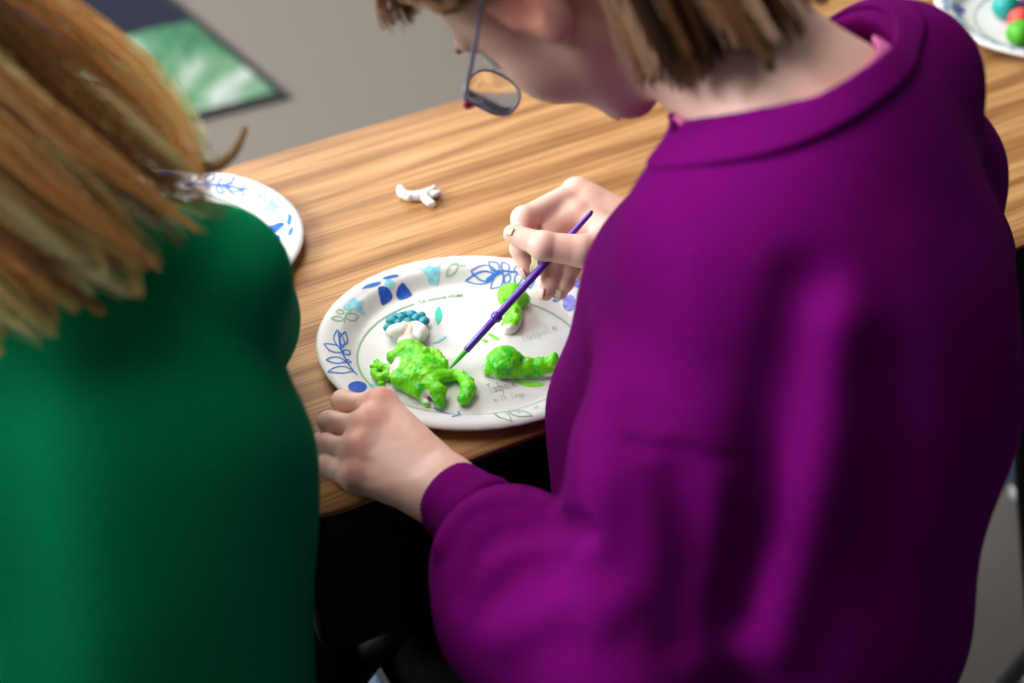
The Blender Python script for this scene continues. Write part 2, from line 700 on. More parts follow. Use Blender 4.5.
# book boxes hung beneath the top, rounded lower corners
for bx0 in (.027, .72):
    bx = []
    for cx, cz, a0 in ((bx0 + .035, .498, 180), (bx0 + .593, .498, 270)):
        for k in range(9):
            w = math.radians(a0 + 90 * k / 8)
            bx.append((cx + .035 * math.cos(w), cz + .035 * math.sin(w)))
    bx += [(bx0 + .628, .648), (bx0, .648)]
    n = len(bx)
    V = [(x, .015, z) for x, z in bx] + [(x, .36, z) for x, z in bx]
    o = mesh('book_box', V, [tuple(range(n)), tuple(range(n, 2 * n))[::-1]] + [(k, n + k, n + (k + 1) % n, (k + 1) % n) for k in range(n)], M['black_metal'], None, False)
    local(o, table)
    b = o.modifiers.new('bevel', 'BEVEL')
    b.width, b.segments, b.limit_method = .006, 3, 'ANGLE'
for pts in ([(.22, .05, .47), (.12, .045, .44), (.04, .04, .36), (.005, .03, .18), (.0, -.02, .025)], [(.22, .36, .65), (.12, .38, .60), (.115, .405, .45), (.115, .41, .2), (.115, .41, .05)],
            [(.90, .06, .47), (.92, .045, .34), (.93, -.01, .20), (.935, -.09, .03)], [(.98, .36, .65), (1.04, .38, .60), (1.07, .405, .45), (1.08, .41, .2), (1.08, .41, .02)]):
    arch('table_leg', pts, .024, M['black_metal'], table, .8)

for fx in (.115, 1.08):
    o = local(MB().box((fx, .19, .045), np.eye(3), (.020, .24, .022)).build('table_foot', M['blue_steel'], None, False, .008), table)
    for fy in (-.02, .10, .40):
        g = local(MB().tube([(fx, fy, .066), (fx, fy, .069), (fx, fy, .071)], [.013, .012, .008], 14).build('bolt_cap', M['white_plastic']), o)
        local(MB().tube([(fx, fy, .0), (fx, fy, .012), (fx, fy, .024)], [.014, .016, .014], 14).build('glide', M['white_plastic']), o)

# ------------------------------------------------------------------ printed floor mat
c0 = at(291, 99, 0)
cl = at(150, 134, 0)
ct = at(168, -4, 0)
dl, dt = unit(cl - c0), unit(ct - c0)
Lm, Wm = .95, .80
quad = [c0, c0 + dt * Lm, c0 + dt * Lm + dl * Wm, c0 + dl * Wm]
fm = empty('floor_mat', c0, 'green leafy printed floor mat with dark border on the carpet', 'mat')


def mat_slab(name, a0, a1, b0, b1, z0, z1, m, wav=0):
    a = [c0 + dt * a0 + dl * b0]
    if wav:
        top = [c0 + dt * (a1 + .03 * math.sin(k * .9) - .16 * k / 8) + dl * (b0 + (b1 - b0) * k / 8) for k in range(9)]
    else:
        top = [c0 + dt * a1 + dl * b0, c0 + dt * a1 + dl * b1]
    a = a + top + [c0 + dt * a0 + dl * b1]
    k = len(a)
    V = [p + np.array([0, 0, z0]) for p in a] + [p + np.array([0, 0, z1]) for p in a]
    Fc = [tuple(range(k))[::-1], tuple(range(k, 2 * k))] + [(i, (i + 1) % k, k + (i + 1) % k, k + i) for i in range(k)]
    o = mesh(name, V, Fc, m, fm, False)
    bm = bmesh.new()
    bm.from_mesh(o.data)
    bmesh.ops.recalc_face_normals(bm, faces=bm.faces)
    bm.to_mesh(o.data)
    bm.free()
    return o


mat_slab('border', 0, Lm, 0, Wm, 0, .008, M['mat_edge'])
mat_slab('navy_panel', .02, Lm - .02, .02, Wm - .02, .008, .0095, M['navy_print'])
mat_slab('green_panel', .02, .36, .02, Wm - .02, .0095, .011, M['green_print'], 1)

# ------------------------------------------------------------------ paper plates
PCX, PCY, PA, PB = -.036, .798, .133, .1065


def plate_z(r):                                       # height above the table of the plate's upper face
    r = np.asarray(r, float)
    t = np.clip((r - .73) / .15, 0, 1)
    t = t * t * (3 - 2 * t)
    rim = np.clip((r - .88) / .12, 0, 1)
    return .0022 + .0105 * t + .0018 * np.sin(rim * math.pi * .75) - .0015 * rim ** 6


def rad(x, y):
    return math.hypot(x / PA, y / PB)


def on_plate(px, py):                                 # plate-local (x, y) under a pixel of the photograph
    z = TZ + .003
    for _ in range(6):
        p = at(px, py, z)
        z = TZ + float(plate_z(min(rad(p[0] - PCX, p[1] - PCY), 1.0)))
    return p[0] - PCX, p[1] - PCY


PL_MATS = ['paper', 'print_blue', 'print_deep', 'print_teal', 'print_green', 'print_purple', 'print_text', 'pencil', 'pencil_faint', 'paint_green', 'paint_aqua', 'paint_sky']
PI = {k: i for i, k in enumerate(PL_MATS)}


def fill(pts, m, lift=.00045):                        # a printed patch following the plate's face
    pts = [np.array(p) for p in pts]
    n_, out = len(pts), []
    for i in range(n_):                               # round the outline off
        a, b_, c_, d = pts[i - 1], pts[i], pts[(i + 1) % n_], pts[(i + 2) % n_]
        for t in (0, .25, .5, .75):
            out.append(.5 * (2 * b_ + (c_ - a) * t + (2 * a - 5 * b_ + 4 * c_ - d) * t * t + (3 * b_ - a - 3 * c_ + d) * t ** 3))
    pts = out
    c = sum(pts) / len(pts)
    V, Fc = [], []
    rings = (1.0, .66, .33)
    for s in rings:
        for p in pts:
            V.append(c + (p - c) * s)
    V.append(c)
    k = len(pts)
    for r_ in range(2):
        for i in range(k):
            j = (i + 1) % k
            Fc.append((r_ * k + i, r_ * k + j, (r_ + 1) * k + j, (r_ + 1) * k + i))
    for i in range(k):
        Fc.append((2 * k + i, 2 * k + (i + 1) % k, 3 * k))
    return [(v[0], v[1], float(plate_z(rad(v[0], v[1]))) + lift) for v in V], Fc, PI[m]


def stroke(pts, w, m, lift=.0005, n=None, taper=False):
    pts = [np.array([p[0], p[1], 0]) for p in pts]
    q = smooth_path(pts, n or max(6, 5 * (len(pts) - 1))) if len(pts) > 2 else [pts[0] + (pts[1] - pts[0]) * k / 5 for k in range(6)]
    V, Fc = [], []
    for i, p in enumerate(q):
        t = q[min(i + 1, len(q) - 1)] - q[max(i - 1, 0)]
        t = t / (np.linalg.norm(t) + 1e-9)
        nn = np.array([-t[1], t[0], 0])
        ww = w * (math.sin(math.pi * (i + .6) / (len(q) + .2)) ** .5 if taper else 1)
        for s in (-1, 1):
            v = p + nn * s * ww / 2
            V.append((v[0], v[1], float(plate_z(rad(v[0], v[1]))) + lift))
    for i in range(len(q) - 1):
        Fc.append((2 * i + 1, 2 * i, 2 * i + 2, 2 * i + 3))
    return V, Fc, PI[m]


def leaf_pts(base, tip, wid, n=9):
    base, tip = np.array(base), np.array(tip)
    d = tip - base
    nn = np.array([-d[1], d[0]]) / (np.linalg.norm(d) + 1e-9) * wid / 2
    a = [base + d * k / n + nn * math.sin(math.pi * (k / n) ** .9) for k in range(n + 1)]
    c = [base + d * k / n - nn * math.sin(math.pi * (k / n) ** .9) for k in range(n - 1, 0, -1)]
    return a + c


def leaf_outline(base, tip, wid, m, w=.0013):
    p = leaf_pts(base, tip, wid)
    return stroke(p + [p[0]], w, m, n=40)


L_ = on_plate
prints = []
# blue branch at the left rim
prints.append(stroke([L_(357, 375), L_(349, 365), L_(343, 354), L_(340, 344), L_(338.5, 332)], .0016, 'print_blue'))
for bx_, tp, w in (((341, 349), (337, 330), .0085), ((342, 353), (324, 344), .0085), ((346, 362), (326, 360), .008), ((354, 371.5), (328, 372), .0085), ((342, 346), (345.5, 332), .006), ((344, 354), (350, 351), .005), ((347, 361), (351, 362), .004)):
    prints.append(leaf_outline(L_(*bx_), L_(*tp), w, 'print_blue', .0011))
# teal tulip with green leaves
prints.append(fill([L_(*p) for p in ((343, 308.5), (349, 301), (355, 298), (357, 301), (364, 302), (362, 306), (365, 315), (357, 311), (350, 310))], 'print_teal'))
prints.append(stroke([L_(352, 309), L_(346, 314), L_(344, 322)], .0011, 'print_green'))
prints.append(leaf_outline(L_(345, 318), L_(358.5, 316), .007, 'print_green', .0009))
prints.append(leaf_outline(L_(344, 319), L_(331, 318.5), .005, 'print_green', .0009))
prints.append(leaf_outline(L_(344, 313), L_(336, 311), .005, 'print_green', .0009))
# two solid deep-blue leaves, a teal bud and two blue strokes
prints.append(fill([L_(*p) for p in ((378, 288.5), (382, 286.5), (388, 287.5), (392, 292), (392, 299), (388, 302.5), (382.5, 305.5), (380, 299))], 'print_deep'))
prints.append(fill([L_(*p) for p in ((396, 290), (398.5, 284.5), (403, 281.5), (407, 284), (409, 289), (412, 295.5), (405, 299), (399.5, 300), (396.5, 296))], 'print_deep'))
prints.append(fill([L_(389.5 + 5 * math.cos(a), 283.8 + 4 * math.sin(a)) for a in np.linspace(0, 6.28, 12)[:-1]], 'print_teal'))
prints.append(fill([L_(*p) for p in ((361.5, 289.5), (368, 284.5), (380, 282), (379, 285), (371, 287))], 'print_blue'))
prints.append(fill([L_(*p) for p in ((382.5, 278.5), (390, 275.5), (398, 275), (396, 277.5), (388, 279))], 'print_blue'))
# teal tulip at the top with a green outlined leaf
prints.append(fill([L_(*p) for p in ((418.7, 269), (425, 269), (429, 265.6), (434, 267.5), (440.6, 266), (439, 273), (437.5, 285.6), (433, 283.5), (428.5, 279), (426, 274))], 'print_teal'))
prints.append(leaf_outline(L_(458, 263.5), L_(446, 273), .007, 'print_green', .0009))
prints.append(stroke([L_(452, 265), L_(460, 265.5), L_(466, 265.5)], .0009, 'print_green'))
# blue branch at the top
prints.append(stroke([L_(486, 274), L_(500, 270.5), L_(512, 271.5), L_(527, 273), L_(541, 275)], .0017, 'print_blue'))
for bx_, tp, w in (((497, 271), (471, 269.5), .012), ((496, 272), (465.5, 279), .009), ((503, 271.5), (490.5, 289), .009), ((499, 270), (489, 262), .008), ((508, 271), (502, 262.5), .007), ((514, 272), (525, 264), .007), ((509, 272.5), (505, 284), .006), ((520, 273), (516, 285), .007), ((531, 274), (530, 288), .007), ((541, 275), (553, 280), .007), ((529, 273), (540, 266), .007)):
    prints.append(leaf_outline(L_(*bx_), L_(*tp), w, 'print_blue', .0012))
# right side fruits and leaves
prints.append(fill([L_(*p) for p in ((560, 275), (566, 275), (575, 280.5), (570, 282), (562, 281))], 'print_blue'))
prints.append(fill([L_(*p) for p in ((552, 301), (556, 296.5), (559, 300), (557, 302.5))], 'print_blue'))
for cx, cy, rx, ry, m_ in ((569, 286.5, 3, 3, 'print_green'), (577.5, 284, 4, 4.5, 'print_purple'), (569, 303, 6.5, 8.5, 'print_purple'), (583, 297, 6, 7, 'print_purple'), (592, 312, 5, 6, 'print_teal')):
    prints.append(fill([L_(cx + rx * math.cos(a), cy + ry * math.sin(a)) for a in np.linspace(0, 6.28, 13)[:-1]], m_))
prints.append(leaf_outline(L_(594, 330), L_(606, 345), .009, 'print_blue', .0012))
prints.append(leaf_outline(L_(590, 350), L_(603, 362), .009, 'print_green', .0010))
# near rim
prints.append(stroke([L_(434, 408), L_(440, 411.5), L_(450, 414), L_(460, 415.5)], .0014, 'print_blue'))
prints.append(stroke([L_(458, 411.5), L_(460.5, 415.5), L_(452, 417)], .0012, 'print_blue'))
prints.append(leaf_outline(L_(493, 413), L_(511.5, 421.5), .0085, 'print_green', .0011))
prints.append(leaf_outline(L_(508, 412.5), L_(532, 416), .008, 'print_green', .0011))
prints.append(fill([L_(357.5 + 9.5 * math.cos(a), 387 + 5.5 * math.sin(a)) for a in np.linspace(0, 6.28, 15)[:-1]], 'print_deep'))
prints.append(fill([L_(*p) for p in ((369, 386), (374, 384), (380, 388), (375, 391))], 'print_teal'))
prints.append(leaf_outline(L_(560, 405), L_(580, 400), .009, 'print_blue', .0012))
n_print = len(prints)
# printed ring with a gap for the small green lettering
a_text0, a_text1 = math.radians(58), math.radians(121)


def ringp(a):
    return (PA * .735 * math.cos(a), PB * (.70 * math.sin(a) - .10))


prints.append(stroke([ringp(a) for a in np.linspace(a_text1 + .02, 2 * math.pi + a_text0, 60)], .0016, 'print_green', n=160))

# small green lettering on the ring (from the built-in font, turned to mesh)
tc = bpy.data.curves.new('ring_lettering', 'FONT')
tc.body = 'CA compost HOME'
tc.size = .0062
tc.offset = .0001
to = bpy.data.objects.new('ring_lettering', tc)
COL.objects.link(to)
bpy.context.view_layer.update()
tm = bpy.data.meshes.new_from_object(to.evaluated_get(bpy.context.evaluated_depsgraph_get()))
tv = np.array([v.co[:] for v in tm.vertices])
tf = [tuple(p.vertices) for p in tm.polygons]
bpy.data.objects.remove(to)
bpy.data.curves.remove(tc)
bpy.data.meshes.remove(tm)


def wrap_text(a0):
    V = []
    for x, y, _ in tv:
        a = a0 - .80 * x / math.hypot(PA * .735 * math.sin(a0 - .2), PB * .70 * math.cos(a0 - .2))
        c = np.array(ringp(a))
        o_ = np.array([0, -PB * .10])
        c = o_ + (c - o_) * (1 + (y - .0020) / np.linalg.norm(c - o_))
        V.append((c[0], c[1], float(plate_z(rad(*c))) + .0004))
    return V, tf, PI['print_text']


prints.append(wrap_text(a_text1 - .03))
n_print = len(prints)

# paint marks and pencil writing, only on the plate in use
marks = []
marks.append(fill([L_(*p) for p in ((438.5, 306.5), (441, 310), (442, 317), (438.5, 324.5), (435.5, 321), (435, 313))], 'paint_aqua'))
marks.append(stroke([L_(431.5, 343.5), L_(438, 341.5), L_(446.5, 336.5)], .0024, 'paint_sky', taper=True))
marks.append(fill([L_(*p) for p in ((514, 380.5), (521, 381.5), (530, 382), (543, 383.5), (540, 386.5), (529, 386.5), (520, 384.5))], 'paint_green'))
marks.append(stroke([L_(488, 334), L_(494, 337), L_(498.5, 340)], .0034, 'paint_green', taper=True))
marks.append(stroke([L_(482, 340), L_(485, 341), L_(488, 341.5)], .003, 'paint_green', taper=True))
marks.append(fill([L_(*p) for p in ((517, 412), (519, 411), (521, 412), (519, 413))], 'paint_sky'))
marks.append(fill([L_(*p) for p in ((533.5, 407.5), (536.5, 405.8), (538.5, 407), (536, 408.6))], 'paint_sky'))


def write(word, ox, oy, sx, ax, m, w=.0006):          # pencil handwriting as strokes; glyphs in a unit box
    G = {'T': [[(0, .95), (.7, 1.0)], [(.35, .98), (.32, 0)]], 't': [[(.3, 1.0), (.28, .1), (.5, 0)], [(.05, .68), (.6, .72)]],
         'a': [[(.5, .5), (.2, .55), (.05, .25), (.25, 0), (.5, .25), (.52, .5), (.52, .1), (.65, 0)]],
         'd': [[(.5, .4), (.2, .5), (.05, .2), (.3, 0), (.5, .25)], [(.52, 1.0), (.5, .1), (.62, 0)]],
         'p': [[(.08, .5), (.1, -.45)], [(.08, .4), (.35, .52), (.5, .25), (.3, .02), (.1, .1)]],
         'o': [[(.3, .5), (.06, .28), (.28, 0), (.52, .25), (.3, .5)]],
         'l': [[(.2, 1.0), (.18, .05), (.35, 0)]], 'e': [[(.08, .25), (.5, .3), (.3, .52), (.06, .25), (.28, 0), (.52, .1)]],
         'w': [[(.05, .5), (.15, 0), (.3, .4), (.45, 0), (.58, .5)]], 'i': [[(.2, .5), (.2, 0)], [(.2, .7), (.2, .74)]],
         'h': [[(.08, 1.0), (.1, 0)], [(.1, .35), (.35, .5), (.45, 0)]], 'g': [[(.5, .45), (.2, .5), (.08, .2), (.35, .05), (.5, .4), (.5, -.3), (.2, -.45)]],
         's': [[(.45, .45), (.2, .5), (.15, .3), (.4, .2), (.35, 0), (.08, .05)]]}
    x = 0
    for ch in word:
        if ch != ' ':
            for st in G[ch]:
                marks.append(stroke([L_(ox + (x + u) * sx[0] + v * ax[0], oy + (x + u) * sx[1] + v * ax[1]) for u, v in st], w, m, .0004))
        x += .72


write('Tadpole', 490.5, 394, (5.2, -1.5), (-4.5, -9), 'pencil')
write('with legs', 494, 402, (5.0, -.9), (-2.5, -6), 'pencil_faint', .0005)
write('Tadpole', 523, 342.5, (7.0, -2.6), (-4.5, -7), 'pencil_faint', .0006)


def turn(decals, ang):
    out = []
    ca, sa = math.cos(ang), math.sin(ang)
    for Vd, Fd, mi in decals:
        out.append(([(PA * (v[0] / PA * ca - v[1] / PB * sa), PB * (v[0] / PA * sa + v[1] / PB * ca), v[2]) for v in Vd], Fd, mi))
    return out


def make_plate(name, center, rot, label, decals):
    MBp = MB()
    nr, na = 30, 96
    rs = np.concatenate([np.linspace(0.02, .7, 8), np.linspace(.73, 1.0, 22)])
    V = []
    for side in (0, 1):
        for r in rs:
            for k in range(na):
                a = 2 * math.pi * k / na
                z = float(plate_z(r)) + (0.0003 * math.cos(k * math.pi) * max(0, min(1, (r - .8) / .05)) if side == 0 else -.0016)
                V.append((PA * r * math.cos(a), PB * r * math.sin(a), max(z, .0004)))
    Fc = []
    for side in (0, 1):
        o_ = side * len(rs) * na
        for i in range(len(rs) - 1):
            for k in range(na):
                q = (o_ + i * na + k, o_ + (i + 1) * na + k, o_ + (i + 1) * na + (k + 1) % na, o_ + i * na + (k + 1) % na)
                Fc.append(q if side == 0 else q[::-1])
        c = tuple(o_ + k for k in range(na))
        Fc.append(c if side == 0 else c[::-1])
    l0, l1 = (len(rs) - 1) * na, 2 * len(rs) * na - na
    for k in range(na):
        Fc.append((l0 + k, l1 + k, l1 + (k + 1) % na, l0 + (k + 1) % na))
    MBp.add(V, Fc, 0)
    for Vd, Fd, mi in decals:
        MBp.add(Vd, Fd, mi)
    o = mesh(name, MBp.V, MBp.F, [M[k] for k in PL_MATS], None, True, MBp.mi)
    o.location = center
    o.rotation_euler = (0, 0, rot)
    return props(o, label, 'plate', 'oval paper plates on the table')


make_plate('paper_plate', (PCX, PCY, TZ), 0, 'printed oval paper plate under the green clay frog and tadpoles', prints + marks)
make_plate('paper_plate', (-.328, .928, TZ), 0, 'printed oval paper plate half hidden behind the green shirt', turn(prints[:n_print], math.radians(-122)))
RPC = at(1048, 20, TZ)
make_plate('paper_plate', tuple(RPC), 0, 'printed oval paper plate holding red, teal and purple clay balls', turn(prints[:n_print], math.radians(40)))

# ------------------------------------------------------------------ clay figures
GZ = TZ + .0024


def A(x, y, h=0):
    return at(x, y, GZ + h)


LIME, LEAF, YEL, DARK = np.array([.155, .70, .005]), np.array([.045, .56, .015]), np.array([.46, .86, .05]), np.array([.01, .26, .05])
CLAY = np.array([.80, .77, .72])


def clay(name, f, lo, hi, h, parent, white, tan=None, mode=0):
    V, Q = polygonise(f, lo, hi, h)
    P = V.astype(np.float32)
    n1, n2, n3 = vnoise(P, 130, 1), vnoise(P, 260, 2), vnoise(P * np.array([1, .5, 1], np.float32), 520, 3)
    c = LIME[None] * np.ones((len(P), 1))
    w = np.clip((n1 + .5 * n2 + (.15 if mode else -.12)) * 2.0, 0, 1)[:, None]
    c = c * (1 - w) + LEAF * w
    w = np.clip((n2 * .6 + n3 * .7 - .22) * 2.2, 0, 1)[:, None]
    c = c * (1 - .6 * w) + YEL * .6 * w
    w = np.clip((vnoise(P, 180, 5) + .4 * n3 - .45) * 2.0, 0, 1)[:, None] * (.8 if mode else .25)
    c = c * (1 - w) + DARK * w
    m = np.clip(white(P) * 900 + n2 * .5 + n3 * .3 + .5, 0, 1)[:, None]
    c = c * (1 - m) + (CLAY * (1 + .05 * n1[:, None])) * m
    if tan is not None:
        m = np.clip(tan(P) * 500 + .5, 0, 1)[:, None]
        c = c * (1 - m) + np.array([.66, .52, .40]) * m
    return mesh(name, V, Q, M['clay_paint'], parent, True, None, {'paint': c})


def px_chain(P, lst, k=.003):
    return chain(P, [A(x, y, hh) for x, y, hh, r in lst], [r for *_, r in lst], k)


RX = np.array([1, 0, 0])


def frog(P):
    d = ell(P, A(421, 374, .006), (.0205, .0235, .0115))
    d = smin(d, ell(P, A(411, 355, .005), (.0150, .014, .009)), .006)
    d = smin(d, ell(P, A(404, 372, .006), (.011, .017, .009)), .005)
    d = smin(d, px_chain(P, [(407, 346, .004, .009), (409, 336, .004, .009)]), .006)
    d = smin(d, ell(P, A(408, 331, .004), (.018, .0115, .0065)), .004)                        # flat head
    d = smin(d, px_chain(P, [(393, 357, .006, .006), (402, 352, .009, .0052), (414, 350, .011, .005), (425, 352, .011, .0045)]), .002)
    d = smin(d, px_chain(P, [(428, 352, .008, .0042), (436, 355, .008, .0050), (442, 364, .007, .0048), (445, 370, .005, .0035)]), .002)
    d = smin(d, px_chain(P, [(398, 380, .008, .006), (412, 378, .012, .0045), (430, 376, .012, .004), (446, 376, .008, .0045)]), .003)
    d = smin(d, px_chain(P, [(444, 377, .005, .0048), (453, 375.5, .005, .0046), (461, 376.5, .006, .0045), (467, 382, .006, .0056), (469, 390, .006, .0064), (464, 399, .005, .0052)]), .002)   # claw arm
    d = smin(d, px_chain(P, [(432, 384, .010, .0070), (438, 392, .009, .0066), (440, 400, .006, .0048), (441, 406, .003, .0034)]), .003)
    d = smin(d, px_chain(P, [(412, 384, .008, .0058), (418, 391, .007, .0056), (422, 394, .005, .0046)]), .0025)
    d = smin(d, px_chain(P, [(421, 399, .002, .0035), (427, 404, .002, .0030)]), .002)
    d = smin(d, px_chain(P, [(395, 369, .005, .0045), (389, 370, .004, .0042), (387, 376, .004, .0040), (379, 377, .004, .0038), (373.5, 372.5, .004, .0034)]), .0018)   # left hand
    d = smin(d, px_chain(P, [(389, 369, .005, .0038), (381, 367, .005, .0033), (376.5, 362, .005, .0030)]), .0015)
    d = smin(d, px_chain(P, [(381, 367, .005, .0030), (372, 366, .004, .0026)]), .001)
    d = d - .0009 * vnoise(P, 170, 7) - .0006 * vnoise(P, 480, 8)
    return np.maximum(d, GZ - .0004 - P[:, 2])


def frog_white(P):
    w = -ell(P, A(397.5, 371, .004), (.0075, .012, .012))
    w = np.maximum(w, -cone(P, A(424, 355, .010), A(441, 364, .006), .0024, .0024))
    w = np.maximum(w, -ball(P, A(430, 397, .003), .0085))
    w = np.maximum(w, -ell(P, A(408, 334, .004), (.021, .0165, .02)))
    w = np.maximum(w, -cone(P, A(389, 360, .003), A(398, 352, .003), .004, .004))
    return np.maximum(w, .0016 - (P[:, 2] - GZ))


fr = empty('clay_frog', A(419, 372), 'green painted clay frog with white eyes and teal curls lying beside the brush tip', 'clay figure')
clay('body', frog, A(366, 412) - [.004, .006, .004], A(476, 308) + [.004, .0, .035], .0009, fr, frog_white, lambda P: -ell(P, A(407, 334, .005), (.0075, .014, .012)))


def blob(name, f, lo, hi, h, m, parent=None):
    V, Q = polygonise(f, lo, hi, h)
    return mesh(name, V, Q, m, parent)


def eye1(P):
    return smin(ell(P, A(397, 331.5, .009), (.0095, .0070, .0065)), ell(P, A(404, 329, .008), (.006, .005, .005)), .004) - .0003 * vnoise(P, 300, 2)


def eye2(P):
    return smin(ell(P, A(420.5, 333, .009), (.0068, .0085, .0068)), ell(P, A(417, 327, .008), (.006, .005, .005)), .004) - .0003 * vnoise(P, 300, 3)


blob('eye', eye1, A(397, 331, .009) - .016, A(397, 331, .009) + .016, .0008, M['white_clay'], fr)
blob('eye', eye2, A(420, 332, .009) - .016, A(420, 332, .009) + .016, .0008, M['white_clay'], fr)
cur = [(388.5, 327.5, .0042), (392.5, 320.5, .0052), (398.5, 323, .0040), (402, 317.5, .0052), (408, 322, .0042), (411.5, 315.5, .0050), (417, 318, .0046), (421.5, 315, .0034), (424, 321, .0044), (396, 316.5, .0032), (405.5, 314, .003)]
for x, y, r in cur:
    c = A(x, y, .0062)
    blob('curl', lambda P, c=c, r=r: ell(P, c, (r * 1.2, r * 1.05, r * .95)) - .0003 * vnoise(P, 350, 4), c - .009, c + .009, .0008, M['teal_paint'], fr)
o = blob('clay_pellet', lambda P: ball(P, A(380.5, 384, .0022), .0033) - .0006 * vnoise(P, 350, 4), A(380.5, 384) - .009, A(380.5, 384) + .009, .0007, M['paint_green'])
props(o, 'tiny green clay pellet on the plate by the frog\'s hand', 'clay pellet')


def tad1(P):
    d = ell(P, A(511.5, 296, .009), (.0132, .0135, .0105))
    d = smin(d, ell(P, A(522, 300, .006), (.0075, .006, .0065)), .005)
    d = smin(d, px_chain(P, [(513, 306, .005, .006), (514, 315, .005, .0075), (511, 324, .004, .0075), (509, 328, .003, .0065)]), .003)
    d = smin(d, px_chain(P, [(508, 314, .009, .0036), (514, 312, .011, .004), (517, 318, .010, .004)]), .0015)
    d = d - .0008 * vnoise(P, 190, 3) - .0004 * vnoise(P, 500, 9)
    return np.maximum(d, GZ - .0004 - P[:, 2])


def tad1_white(P):
    w = -ball(P, A(509, 333, .002), .0085)
    w = np.maximum(w, -cone(P, A(517, 305, .003), A(531, 304, .003), .0035, .003))
    w = np.maximum(w, -cone(P, A(524, 314, .002), A(517, 330, .002), .004, .004))
    return np.maximum(w, .0012 - (P[:, 2] - GZ))


clay_t = clay('clay_tadpole', tad1, A(492, 340) - [.0, .006, .004], A(536, 272) + [.004, .004, .03], .0009, None, tad1_white)
props(clay_t, 'light green clay tadpole beneath the purple brush handle, nearest the hand holding it', 'clay figure', 'clay tadpoles on the plate')


def tad2(P):
    d = ell(P, A(504.5, 361, .0105), (.0158, .0150, .0118))
    d = smin(d, px_chain(P, [(516, 367, .006, .0075), (527, 367, .006, .0078), (540, 367, .006, .0078), (552, 366, .006, .0075), (560, 366, .005, .006)]), .003)
    d = smin(d, px_chain(P, [(550, 364, .009, .0045), (553.5, 359, .014, .0042), (555, 355.5, .017, .0030)]), .002)
    d = smin(d, px_chain(P, [(486, 369, .003, .0040), (490, 371, .003, .0046), (500, 372, .003, .006), (520, 373, .002, .005), (550, 372, .002, .005)]), .003)
    d = d - .0008 * vnoise(P, 190, 5) - .00045 * vnoise(P, 500, 9)
    return np.maximum(d, GZ - .0004 - P[:, 2])


def tad2_white(P):
    w = -ball(P, A(487, 371, .001), .0062)
    w = np.maximum(w, -cone(P, A(494, 376, .002), A(522, 375, .002), .0030, .0032))
    w = np.maximum(w, -cone(P, A(536, 373, .004), A(562, 372, .004), .0035, .004))
    return np.maximum(w, .0011 - (P[:, 2] - GZ))


clay_t = clay('clay_tadpole', tad2, A(480, 382) - [.0, .006, .004], A(566, 338) + [.004, .004, .03], .0009, None, tad2_white, mode=1)
props(clay_t, 'darker green clay tadpole with a big round head by the purple sleeve', 'clay figure', 'clay tadpoles on the plate')


def bit(P):                                           # little unpainted clay hand on the bare table
    z = TZ
    B = lambda x, y, h: at(x, y, z + h)
    d = chain(P, [B(400.5, 188.5, .007), B(402, 193, .005), B(409, 196.5, .005), B(417, 196, .005), B(425, 195, .0045)], [.0038, .0046, .0044, .0046, .0056], .002)
    for q in ([(424, 194, .005, .0042), (430, 190.5, .005, .0032), (434, 188, .005, .0027)], [(426, 195.5, .005, .004), (433, 195, .005, .0036), (438.5, 193, .005, .0032)], [(424, 197, .005, .004), (428, 201, .004, .0042), (432, 204, .004, .0038)]):
        d = smin(d, chain(P, [B(x, y, h) for x, y, h, r in q], [r for *_, r in q], .001), .0015)
    return np.maximum(d - .0004 * vnoise(P, 300, 3), z + .0001 - P[:, 2])


c = at(419, 196, TZ)
o = blob('clay_hand', bit, c - [.03, .02, .003], c + [.03, .02, .02], .0008, M['white_clay'])
props(o, 'small unpainted white clay hand lying alone on the wood', 'clay piece')

# balls on the far right plate
for x, y, r, col, nm, cn in ((1006, 6, .015, (.015, .33, .30), 'teal clay ball on the plate at the table\'s far right', 'teal'), (1020, 18, .013, (.65, .06, .05), 'red clay ball between the teal and green ones', 'red'),
                         (1020, 33, .015, (.07, .38, .015), 'green clay ball nearest the rim of the far right plate', 'green'), (1022, 7, .011, (.13, .02, .20), 'purple clay ball behind the red one on the far right plate', 'purple')):
    c = at(x, y, TZ + .0022 + r * .9)
    m_ = mat(cn + '_clay', col, .45, .4)
    o = blob('clay_ball', lambda P, c=c, r=r: ell(P, c, (r, r, r * .92)) - .0012 * vnoise(P, 90, 3), c - 1.5 * r, c + 1.5 * r, .0016, m_)
    props(o, nm, 'clay ball', 'clay balls on the far right plate')

# ------------------------------------------------------------------ paintbrush
B0 = at(449, 369.5, TZ + .0105)
B1 = at(592.5, 211, TZ + .095)
bd = unit(B1 - B0)
BL = np.linalg.norm(B1 - B0)
br = empty('paintbrush', B0, 'thin purple paintbrush with green wet tip held over the plate', 'paintbrush')


def along(ts, rs, name, m, n=14):
    return MB().tube([B0 + bd * BL * t for t in ts], rs, n).build(name, m, br)


along([0, .02, .06, .11, .125], [.0005, .0012, .0019, .0022, .0022], 'bristles', M['bristle'])
along([.115, .12, .30, .31, .315, .34, .345, .35, .6, .85, .985, 1.0], [.0023, .0030, .0033, .0036, .0050, .0052, .0040, .0036, .0034, .0029, .0023, .0012], 'handle', M['brush_purple'])

# ================================================================== PERSON IN THE PURPLE SWEATSHIRT
FW_ = unit((-.67, .74, 0))                            # way the torso faces
RT_ = unit((.74, .67, 0))
UPZ = np.array([0, 0, 1.0])
lean = unit((-.10, .42, .90))                         # spine direction
TA = np.stack([RT_, unit(FW_ - lean * (FW_ @ lean)), lean])

